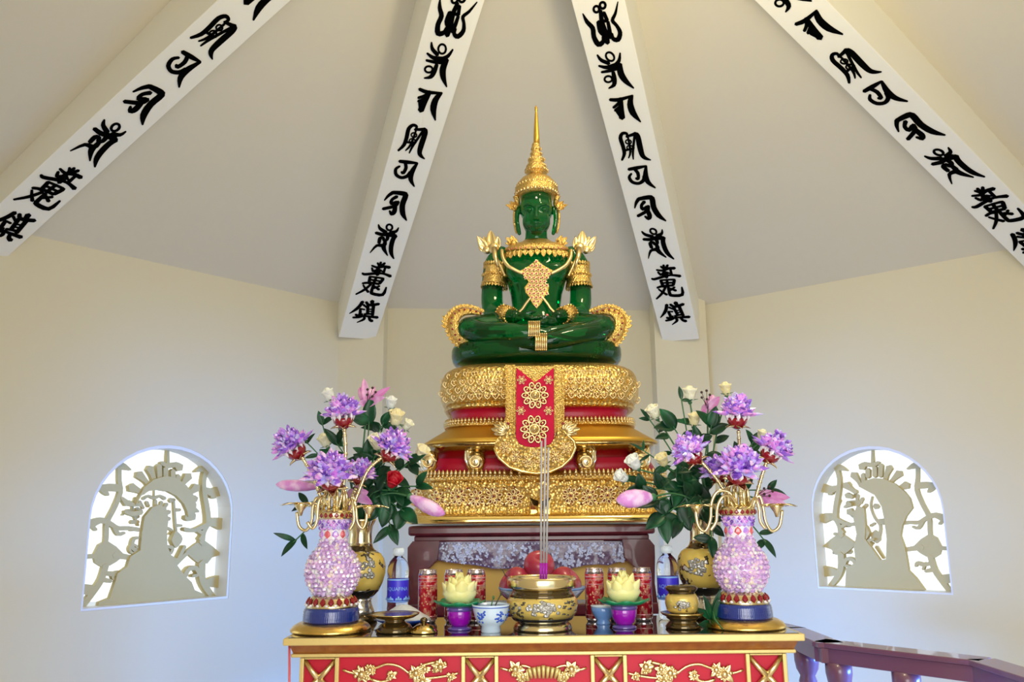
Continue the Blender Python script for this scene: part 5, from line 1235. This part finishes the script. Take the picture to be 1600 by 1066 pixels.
# ------------------------------------------------------------------ offerings on the altar
mat('can_rim', (0.70, 0.62, 0.66), 0.2, 0.9)
ramp_mat('can_red', 'noise', 55, [(0.0, (0.50, 0.004, 0.018)), (0.50, (0.55, 0.010, 0.03)), (0.58, (0.75, 0.28, 0.22)), (0.66, (0.72, 0.45, 0.25)), (0.74, (0.50, 0.01, 0.02))], 0.22, 0.25, coat=0.6)
mat('can_flower', (0.62, 0.30, 0.16), 0.4, 0.2)
mat('can_band', (0.75, 0.35, 0.40), 0.25, 0.4, coat=0.5)
mat('bottle_clear', (0.93, 0.96, 0.98), 0.03, trans=1.0, ior=1.25)
mat('bottle_cap', (0.75, 0.83, 0.90), 0.35)
mat('bottle_label', (0.045, 0.028, 0.70), 0.45, coat=0.1)
mat('label_light', (0.25, 0.50, 0.95), 0.4)
mat('label_white', (0.80, 0.85, 0.95), 0.4)
ramp_mat('apple', 'noise', 9, [(0.25, (0.30, 0.008, 0.03)), (0.5, (0.42, 0.03, 0.07)), (0.72, (0.60, 0.17, 0.20))], 0.3, coat=0.2)
mat('twig', (0.06, 0.06, 0.03), 0.7)
mat('porcelain', (0.62, 0.76, 0.90), 0.12, coat=0.6)
mat('porcelain_white', (0.82, 0.85, 0.88), 0.12, coat=0.6)
mat('porcelain_blue', (0.18, 0.36, 0.76), 0.12, coat=0.6)
mat('cobalt', (0.03, 0.10, 0.55), 0.2)
mat('lotus_yellow', (0.90, 0.80, 0.32), 0.4, vary=(10, (0.93, 0.86, 0.52), 0.35, 0.65), sss=0.2)
mat('lotus_leaf', (0.01, 0.24, 0.10), 0.35, coat=0.3)
mat('purple_glass', (0.36, 0.005, 0.46), 0.10, coat=0.8)
mat('violet_glass', (0.14, 0.08, 0.36), 0.10, coat=0.8)
mat('pale_grain', (0.66, 0.70, 0.72), 0.5, bump=('noise', 120, 0.8, 0.004), sss=0.1)
mat('incense_grey', (0.42, 0.40, 0.40), 0.7)
mat('incense_purple', (0.42, 0.004, 0.48), 0.5)
mat('ash', (0.32, 0.30, 0.27), 0.9)
ramp_mat('censer_paint', 'noise', 30, [(0.0, (0.80, 0.60, 0.16)), (0.60, (0.80, 0.60, 0.16)), (0.64, (0.09, 0.06, 0.02))], 0.18, 0.4, coat=0.7)
def lat_thing(name, cx, ybot, Y, label, cat, grp=None):
    b = P(cx, ybot, Y); t = thing(name, (b.x, Y, ZT), label, cat, grp); k = K(Y); zo = ZT - b.z
    def lat(pname, m, rows, n=32, par=None, Cx=None): mb = MB(); mb.lathe([(r * k, P(cx, y, Y).z) for r, y in rows], (b.x, Y, zo), n); return mb.build(pname, m, par or t)
    return t, lat, k, zo, b
# censer
t, lat, k, zo, b = lat_thing('incense_burner', 848, 991, 2.45, 'round gold incense burner with grey medallion in the middle of the altar', 'incense burner')
lat('foot', 'gold_rod', [(43, 991), (44, 988), (41, 981), (37, 978), (37, 976)])
lat('base_line', 'vase_black', [(40, 977.5), (44, 975), (46, 972), (46, 970.5)])
rows = [(46, 971), (51, 963), (53, 953), (52, 945), (49, 939)]
bd = lat('bowl', 'censer_paint', rows, 48)
lat('shoulder', 'vase_dark', [(49.5, 940), (46, 934), (44, 931), (44, 927)])
mb = MB(); mb.lathe([(r * k, P(848, y, 2.45).z) for r, y in [(44, 928), (50.5, 925), (51.5, 921), (51.5, 913), (50.5, 909), (48, 908.5), (46, 911), (45, 918), (5, 919)]], (b.x, 2.45, zo), 48, cap=False); rim = mb.build('rim', 'gold_rod', t)
mb = MB(); mb.lathe([(45 * k, P(848, 915, 2.45).z), (20 * k, P(848, 913, 2.45).z), (1 * k, P(848, 912.6, 2.45).z)], (b.x, 2.45, zo), 32, cap=False); mb.build('ash', 'ash', t)
rnd = random.Random(2); mb = MB()
for i in range(70):
    a = -PI / 2 + rnd.gauss(0, 0.19); y = 954 + rnd.gauss(0, 5)
    if not 943 < y < 965: continue
    r = lathe_r(rows[::-1], y); mb.ball(Vector((b.x + r * k * math.cos(a), 2.45 + r * k * math.sin(a), P(848, y, 2.45).z + zo)), (3.6 * k, 1.8 * k, 2.8 * k), 7, 4)
mb.build('medallion', 'medallion_grey', bd)
mb = MB()
for s_ in (-1, 1):
    for j in range(16):
        a = -PI / 2 + s_ * rnd.uniform(0.55, 1.15); y = rnd.uniform(944, 966); r = lathe_r(rows[::-1], y)
        c = Vector((b.x + r * k * math.cos(a), 2.45 + r * k * math.sin(a), P(848, y, 2.45).z + zo)); mb.ball(c, (4.5 * k * rnd.uniform(.5, 1), 1.6 * k, 1.3 * k), 7, 4)
mb.build('painted_branch', 'vase_black', bd)
for i, (x, xb, top) in enumerate(((846, 845, 689), (852, 849, 684), (857, 853, 700))):
    p0, p1, p2 = P(xb, 913, 2.45), P(x - (x - xb) * .8, 880, 2.45), P(x, top, 2.44); p0.z += zo * 0.5
    s = thing('incense_stick', tuple(p0), ('tall grey incense stick standing in the burner, leftmost of the three', 'tall grey incense stick standing in the burner, middle one and highest', 'tall grey incense stick standing in the burner, rightmost and lowest')[i], 'incense', 'incense sticks in the gold burner')
    mb = MB(); mb.tube([p1, p2], 0.0030, 8); mb.build('stick', 'incense_grey', s)
    mb = MB(); mb.tube([p0, p1], 0.0031, 8); mb.build('purple_end', 'incense_purple', s)
# cans
CAN = None
def can(cx, Y, label):
    global CAN
    b = P(cx, 961, Y); p = Vector((b.x, Y, ZT))
    if CAN is None:
        t = thing('drink_can', tuple(p), label, 'can', 'red drink cans on the altar'); r = 0.0285; H = 0.152
        mb = MB(); mb.lathe([(r, 0.010), (r, H - 0.017), (r, H - 0.016)], p, 32); bd = mb.build('body', 'can_red', t)
        mb = MB(); mb.lathe([(r * .78, 0), (r * 0.82, 0.0015), (r * .98, 0.010)], p, 32); mb.build('bottom_rim', 'can_rim', t)
        mb = MB(); mb.lathe([(r, H - 0.0165), (r * .9, H - 0.006), (r * 0.87, H - 0.003), (r * .91, H - .001), (r * .89, H), (r * .84, H - 0.001), (r * .82, H - 0.005)], p, 32); mb.build('top_rim', 'can_rim', t)
        mb = MB()
        for z0, h in ((H - 0.026, 0.004), (H - 0.034, 0.002), (H - 0.046, 0.002), (0.018, 0.002)): mb.lathe([(r * 1.004, z0), (r * 1.006, z0 + h / 2), (r * 1.004, z0 + h)], p, 32)
        mb.build('label_bands', 'can_band', bd)
        mb = MB()
        for a0 in (-1.57, -0.3, -2.8, 1.2):
            for i in range(16):
                a = a0 + rnd.gauss(0, 0.22); z = 0.07 + rnd.gauss(0, 0.02)
                if 0.02 < z < 0.12: mb.ball(p + Vector(((r - .0045) * math.cos(a), (r - .0045) * math.sin(a), z)), (0.0052, 0.0052, 0.0052 * rnd.uniform(.8, 1.6)), 10, 6)
        mb.build('label_flower', 'can_flower', bd)
        CAN = t
    else:
        t = copy_tree(CAN, p); t['label'] = label
    return t
for x, l in ((668, 'red drink can nearest the left water bottle, first of the left three'), (709, 'red drink can behind the left yellow lotus candle, middle of the left three'), (744, 'red drink can right of the left lotus candle, third of the left three'),
             (930, 'red drink can left of the right lotus candle, first of the right three'), (966, 'red drink can behind the right yellow lotus candle, middle of the right three'), (1005, 'red drink can nearest the right water bottle, third of the right three')):
    can(x, 2.62, l)
# bottles
BOT = None
for x, l in ((621, 'clear water bottle with blue label left of the wooden stand'), (1046, 'clear water bottle with blue label right of the wooden stand')):
    Y = 2.64; b = P(x, 963, Y); p = Vector((b.x, Y, ZT)); H = (P(x, 845, Y).z - P(x, 960, Y).z); r = 0.0325
    if BOT is None:
        t = BOT = thing('water_bottle', tuple(p), l, 'bottle', 'water bottles on the altar')
        mb = MB(); mb.lathe([(r * .7, 0), (r * .95, 0.004), (r, 0.012), (r * .96, 0.025), (r, 0.04), (r * .97, 0.05), (r * .97, H * .60), (r, H * .62), (r, H * .70), (r * .94, H * .76), (r * .80, H * .815), (r * .58, H * .855), (r * .40, H * .88), (r * .38, H * .92)], p, 32); mb.build('bottle_shell', 'bottle_clear', t)
        mb = MB(); mb.lathe([(r * .46, H * .895), (r * .50, H * .90), (r * .50, H * .99), (r * .46, H)], p, 24)
        for i in range(24): a = 2 * PI * i / 24; mb.tube([p + Vector((r * .5 * math.cos(a), r * .5 * math.sin(a), H * .91)), p + Vector((r * .5 * math.cos(a), r * .5 * math.sin(a), H * .985))], 0.0009, 4)
        mb.build('cap', 'bottle_cap', t)
        mb = MB(); mb.lathe([(r * .985, H * .27), (r * 1.0, H * .275), (r * 1.0, H * .585), (r * .985, H * .59)], p, 40); lb = mb.build('label', 'bottle_label', t)
        mb = MB(); mb.lathe([(r * 1.004, H * .565), (r * 1.004, H * .585)], p, 40, cap=False); mb.lathe([(r * 1.004, H * .275), (r * 1.004, H * .29)], p, 40, cap=False)
        for i in range(8):   # pale mountain ridge round the label
            for j in range(3):
                a = 2 * PI * i / 8 + j * .2; mb.lathe([(0.006, 0), (0.003, 0.006 + .004 * (j == 1)), (0.0003, 0.009 + .006 * (j == 1))], p + Vector((r * .94 * math.cos(a), r * .94 * math.sin(a), H * .30)), 6)
        mb.build('label_ridge', 'label_light', lb)
        fc = bpy.data.curves.new('bottle_writing', 'FONT'); fc.body = 'AQUAFINA'; fc.size = 0.0150; fc.align_x = 'CENTER'; fc.align_y = 'CENTER'; fc.extrude = 0.0; fc.resolution_u = 3
        tmp = bpy.data.objects.new('tmp', fc); COL.objects.link(tmp); bpy.context.view_layer.update()
        dg = bpy.context.evaluated_depsgraph_get(); me = bpy.data.meshes.new_from_object(tmp.evaluated_get(dg)); bpy.data.objects.remove(tmp)
        import bmesh
        bm = bmesh.new(); bm.from_mesh(me); bmesh.ops.triangulate(bm, faces=bm.faces[:]); bmesh.ops.subdivide_edges(bm, edges=[e for e in bm.edges if e.calc_length() > 0.004], cuts=2); bmesh.ops.triangulate(bm, faces=bm.faces[:])
        for ring in range(2):
            mb = MB(); mb.add([p + Vector((r * 1.012 * math.sin(v.co.x / r + ring * PI), -r * 1.012 * math.cos(v.co.x / r + ring * PI), H * .45 + v.co.y)) for v in bm.verts], [tuple(v.index for v in f.verts) for f in bm.faces], False); mb.build('label_writing', 'label_light', lb)
        bm.free()
    else:
        t = copy_tree(BOT, p); t['label'] = l
# fruit bowl with three apples
t, lat, k, zo, b = lat_thing('fruit_bowl', 848, 975, 2.74, 'white footed bowl with blue rim holding red apples behind the incense burner', 'bowl')
mb = MB(); mb.lathe([(r * k, P(848, y, 2.74).z) for r, y in [(28, 975), (30, 973), (26, 968), (24, 962), (40, 954), (54, 944), (63, 933), (65, 929), (63, 929), (52, 942), (36, 951), (1, 954)]], (b.x, 2.74, zo), 48, cap=False); mb.build('bowl', 'porcelain_white', t)
lat('blue_rim', 'porcelain_blue', [(63.5, 931.5), (65.5, 930), (65.5, 928), (64, 927.5)], 48)
lat('blue_foot_line', 'cobalt', [(30.5, 974), (31, 972), (28.5, 969)])
def apple(cx, cy, Y, R, label, tilt, stem):
    c = P(cx, cy, Y); t = thing('apple', (c.x, c.y, c.z - R * .9), label, 'apple', 'red apples in the footed bowl')
    M = Matrix.Rotation(tilt[0], 3, 'Y') @ Matrix.Rotation(tilt[1], 3, 'X')
    mb = MB(); rows = [(0.02, -0.78), (0.16, -0.86), (0.34, -0.88), (0.62, -0.74), (0.86, -0.42), (0.98, 0.0), (0.97, 0.32), (0.86, 0.62), (0.64, 0.82), (0.38, 0.88), (0.16, 0.78), (0.03, 0.64)]
    mb.lathe([(r * R, z * R) for r, z in rows], c, 28, M=M); mb.build('flesh', 'apple', t)
    if stem: mb = MB(); mb.tube([c + M @ Vector((0, 0, .62 * R)), c + M @ Vector((0.05 * R, 0, .95 * R)), c + M @ Vector((.2 * R, 0, 1.25 * R))], [0.0018, 0.0016, 0.0022], 6); mb.build('stalk', 'twig', t)
apple(808, 915, 2.73, 0.054, 'red apple at the left of the bowl, leaning outward', (-0.9, 0.2), True)
apple(881, 914, 2.73, 0.053, 'red apple at the right of the bowl behind the burner', (0.8, 0.3), False)
apple(842, 887, 2.74, 0.050, 'streaked red apple lying on top of the other two', (0.1, 0.6), False)
# lotus candles
LC = None
for x, l in ((718, 'yellow lotus candle in a purple cup at the left of the burner'), (976, 'yellow lotus candle in a purple cup at the right of the burner')):
    Y = 2.46; bp = P(x, 985, Y); p = Vector((bp.x, Y, ZT)); k = K(Y)
    if LC is None:
        t, lat, k, zo, b = lat_thing('lotus_candle', x, 988, Y, l, 'candle', 'yellow lotus candles on the altar'); LC = t
        lat('glass_base', 'violet_glass', [(17, 988), (18, 986.5), (16, 984), (12, 982.5)])
        lat('purple_cup', 'purple_glass', [(11, 983), (15, 978), (18, 969), (19, 960), (18, 957)])
        lat('cup_rim', 'violet_glass', [(18.5, 959), (20, 957), (19.5, 953), (18, 951)])
        mb = MB(); c0 = Vector((b.x, Y, P(x, 951, Y).z + zo)); vs = []; n = 48
        for f, z in ((0.0, -2), (0.5, -1), (0.8, 2), (1.0, 6.5)):
            for i in range(n): a = 2 * PI * i / n; rr = 36 * f * (1 + (0.07 * math.cos(8 * a) if f > .6 else 0)); vs.append(c0 + Vector((rr * math.cos(a), rr * math.sin(a), z + (1.5 * math.cos(8 * a) if f > .9 else 0))) * 1.0 * 1 if False else c0 + Vector((rr * k * math.cos(a), rr * k * math.sin(a), (z + (1.5 * math.cos(8 * a) if f > .9 else 0)) * k)))
        mb.add(vs, [(j * n + i, j * n + (i + 1) % n, (j + 1) * n + (i + 1) % n, (j + 1) * n + i) for j in range(3) for i in range(n)]); mb.build('lotus_leaf', 'lotus_leaf', t, solid=0.003)
        mb = MB(); rq = random.Random(4); c1 = c0 + Vector((0, 0, 2 * k))
        for n_, r0, lean, L, wd in ((8, 20, 0.52, 36, 33), (8, 16, 0.30, 42, 33), (7, 10, 0.14, 45, 30), (4, 4, 0.04, 47, 24)):
            for i in range(n_):
                a = 2 * PI * (i + 0.5 * (n_ == 8 and r0 == 13)) / n_ + .2; o = Vector((math.cos(a), math.sin(a), 0))
                mb.petal(c1 + o * r0 * k * .8, Vector((0, 0, 1)) * math.cos(lean) + o * math.sin(lean), -o, L * k * rq.uniform(.94, 1.05), wd * k, 0.32, -0.45, 6, 7)
        mb.lathe([(8 * k, 0), (19 * k, 5 * k), (25 * k, 16 * k), (19 * k, 30 * k), (4 * k, 38 * k)], c1, 20); mb.build('lotus_petals', 'lotus_yellow', t, solid=0.003)
    else:
        t = copy_tree(LC, p); t['label'] = l
# cups
t, lat, k, zo, b = lat_thing('tea_cup', 767, 994, 2.40, 'white porcelain cup with blue flowers left of the incense burner', 'cup')
rows = [(14, 994), (15, 992), (14, 984), (20, 979), (24, 970), (26, 961), (27.5, 953), (28.5, 950)]
mb = MB(); mb.lathe([(r * k, P(767, y, 2.40).z) for r, y in rows + [(27, 950), (24, 962), (17, 976), (1, 980)]], (b.x, 2.40, zo), 40, cap=False); bd = mb.build('bowl', 'porcelain', t)
lat('blue_lines', 'cobalt', [(27.8, 954.3), (28.1, 953.6), (28.2, 953)], 40); mb = MB()
for a0 in (-2.15, -1.0, 0.2, 1.4, 2.6):
    for i in range(26):
        a = a0 + rnd.gauss(0, 0.16); y = 967 + rnd.gauss(0, 5)
        if not 958 < y < 977: continue
        r = lathe_r(rows, y); mb.ball(Vector((b.x + r * k * math.cos(a), 2.40 + r * k * math.sin(a), P(767, y, 2.4).z + zo)), (1.9 * k, 1.2 * k, 1.4 * k), 6, 4)
mb.build('blue_flowers', 'cobalt', bd)
for i, (x, y) in enumerate(((771, 934), (783, 928))):
    s = thing('twig', tuple(P(766, 958, 2.42)), ('short green twig leaning in the blue flowered cup', 'longer thin twig leaning right in the blue flowered cup')[i], 'twig'); mb = MB(); mb.tube([P(764 + 4 * i, 962, 2.41), P(767 + 6 * i, 948, 2.42), P(x, y, 2.43)], [0.0025, 0.0022, 0.0012], 6)
    mb.ball(P(x, y, 2.43), (0.003, 0.003, 0.006), 6, 5); mb.build('stalk', ('stem_green', 'twig')[i], s)
t, lat, k, zo, b = lat_thing('blue_cup', 943, 978, 2.55, 'plain light blue cup between incense burner and right lotus candle', 'cup')
mb = MB(); mb.lathe([(r * k, P(943, y, 2.55).z) for r, y in [(10, 978), (11, 976), (9, 972), (13, 967), (17, 958), (18, 949), (17, 949), (14, 960), (1, 968)]], (b.x, 2.55, zo), 32, cap=False); mb.build('bowl', 'porcelain_blue', t)
lat('pale_rim', 'porcelain', [(17.8, 951.5), (18.4, 950), (18.3, 948.3)], 32)
# brass dish, pale mound on a blue saucer, brass lid
t, lat, k, zo, b = lat_thing('brass_dish', 617, 994, 2.42, 'brass footed dish at the front left beside the crystal lamp', 'dish')
lat('foot', 'vase_dark', [(27, 994), (28, 991), (25, 986), (22, 982), (16, 979), (14, 976), (18, 973)])
mb = MB(); mb.lathe([(r * k, P(617, y, 2.42).z) for r, y in [(17, 974), (28, 971), (35, 966.5), (36, 964.5), (33, 965.5), (20, 968), (1, 969)]], (b.x, 2.42, zo), 40, cap=False); mb.build('plate', 'brass', t)
t, lat, k, zo, b = lat_thing('blue_saucer', 628, 975, 2.57, 'blue saucer under the pale mound at the left', 'saucer')
lat('saucer', 'cobalt', [(20, 975), (24, 973), (36, 968), (39, 965), (36, 966), (20, 970)])
p = P(630, 967, 2.57); p.z += zo
mo = thing('grain_mound', tuple(p), 'pale grey mound of grains heaped on the blue saucer', 'offering'); mb = MB(); rq = random.Random(8); vs = []; n = 36
for r, z in ((42, 0), (36, 4), (27, 9), (18, 15), (9, 20), (1, 22)):
    for i in range(n): a = 2 * PI * i / n; rr = r * (1 + 0.05 * math.sin(3 * a) + rq.uniform(-.04, .04)); vs.append(p + Vector((rr * k * math.cos(a), rr * .75 * k * math.sin(a), (z + rq.uniform(-.5, .5)) * k)))
mb.add(vs, [(j * n + i, j * n + (i + 1) % n, (j + 1) * n + (i + 1) % n, (j + 1) * n + i) for j in range(5) for i in range(n)] + [tuple(range(n - 1, -1, -1))]); mb.build('heap', 'pale_grain', mo)
t, lat, k, zo, b = lat_thing('brass_cover', 662, 995, 2.40, 'small brass cover with a knob lying at the front left edge', 'cover')
lat('dome', 'brass', [(20, 995), (21, 993), (18, 988), (12, 983.5), (6, 981)])
lat('knob', 'vase_dark', [(5, 982), (3, 979), (5, 977), (5.5, 974), (3.5, 971.5), (1, 970.5)], 20)
# gold jar on the right, with sprig beside it
t, lat, k, zo, b = lat_thing('gold_jar', 1068, 992, 2.45, 'small gold painted jar on a saucer foot beside the right crystal lamp', 'jar')
lat('foot', 'vase_dark', [(25, 992), (26, 989), (22, 984), (19, 980), (24, 976), (24, 974)])
lat('saucer', 'brass', [(22, 975), (30, 971), (32.5, 967.5), (30, 967.5), (20, 970)])
rows = [(18, 969), (23, 963), (25, 953), (24, 944), (20, 938)]
bd = lat('body', 'censer_paint', rows, 36); lat('mouth', 'vase_dark', [(20, 938.5), (19, 936), (23, 932), (24, 929), (22, 926), (17, 925)])
mb = MB()
for i in range(30):
    a = -PI / 2 + rnd.gauss(-.1, 0.2); y = 953 + rnd.gauss(0, 4); r = lathe_r(rows[::-1], min(966, max(940, y)))
    mb.ball(Vector((b.x + r * k * math.cos(a), 2.45 + r * k * math.sin(a), P(1068, y, 2.45).z + zo)), (2.8 * k, 1.4 * k, 2.2 * k), 6, 4)
mb.build('medallion', 'medallion_grey', bd)
c = onZ(1118, 986, ZT); sp = thing('fallen_sprig', tuple(c), 'small green leaf sprig lying on the table beside the gold jar', 'foliage')
mb = MB(); mb.tube([c + Vector((0.02, 0, 0.003)), c + Vector((0, 0, 0.03)), P(1112, 945, 2.5)], 0.002, 6); mb.build('stem', 'stem_green', sp); mb = MB()
for (x0_, y0_), (x1_, y1_), w in (((1112, 968), (1094, 952), 11), ((1112, 968), (1105, 938), 11), ((1116, 972), (1122, 944), 12), ((1114, 980), (1100, 975), 16), ((1116, 984), (1112, 992), 22), ((1118, 978), (1130, 966), 14), ((1115, 962), (1124, 930), 12)):
    a_, b_ = P(x0_, y0_, 2.46), P(x1_, y1_, 2.43); leafmesh(mb, a_, b_ - a_, (b_ - a_).length * 1.1 + .005, w * K(2.45))
mb.build('leaves', 'leaf', sp, solid=0.0008)

# ------------------------------------------------------------------ balustrade on the right
RZ = 0.93
pts = [onZ(1150, 964, RZ), onZ(1222, 981, RZ), onZ(1276, 1003, RZ), onZ(1516, 1031, RZ), onZ(1760, 1108, RZ)]
bl = thing('balustrade', (pts[2].x, pts[2].y, 0), 'mauve painted balustrade with turned posts at the right behind the altar', 'railing')
def rail(a, b, z0, z1, w, off=0.0):
    d = (b - a); d.z = 0; d.normalize(); n = Vector((-d.y, d.x, 0)); a = a - d * 0.02; b = b + d * 0.035; 
    if n.y < 0: n = -n
    lo, hi = [], []
    for p, o in ((a, off), (b, off), (b, off + w), (a, off + w)): q = p + n * o; lo.append(Vector((q.x, q.y, z0))); hi.append(Vector((q.x, q.y, z1)))
    return lo, hi
for i in range(4):
    a, b = pts[i], pts[i + 1]
    mb = MB(); mb.hexa(*rail(a, b, RZ - 0.022, RZ, 0.12, -0.008)); mb.hexa(*rail(a, b, RZ - 0.085, RZ - 0.022, 0.10, 0.004)); mb.build('handrail', 'rail_paint', bl, bevel=0.004)
def baluster(p):
    mb = MB(); mb.lathe([(0.05, 0.0), (0.05, 0.10), (0.03, 0.13), (0.05, 0.25), (0.055, 0.34), (0.03, 0.52), (0.026, 0.62), (0.04, 0.66), (0.03, 0.68), (0.042, 0.71), (0.034, 0.735), (0.05, 0.765), (0.056, 0.80), (0.056, RZ - 0.083)], (p.x, p.y, 0), 18)
    mb.build('baluster', 'rail_paint', bl)
for i, f in ((0, .6), (1, 0.35), (2, 0.10), (2, 0.56), (3, 0.02), (3, .35), (3, .7)):
    a, b = pts[i], pts[i + 1]; d = (b - a).normalized(); n = Vector((-d.y, d.x, 0)); n = n if n.y > 0 else -n
    baluster(a.lerp(b, f) + n * 0.054)
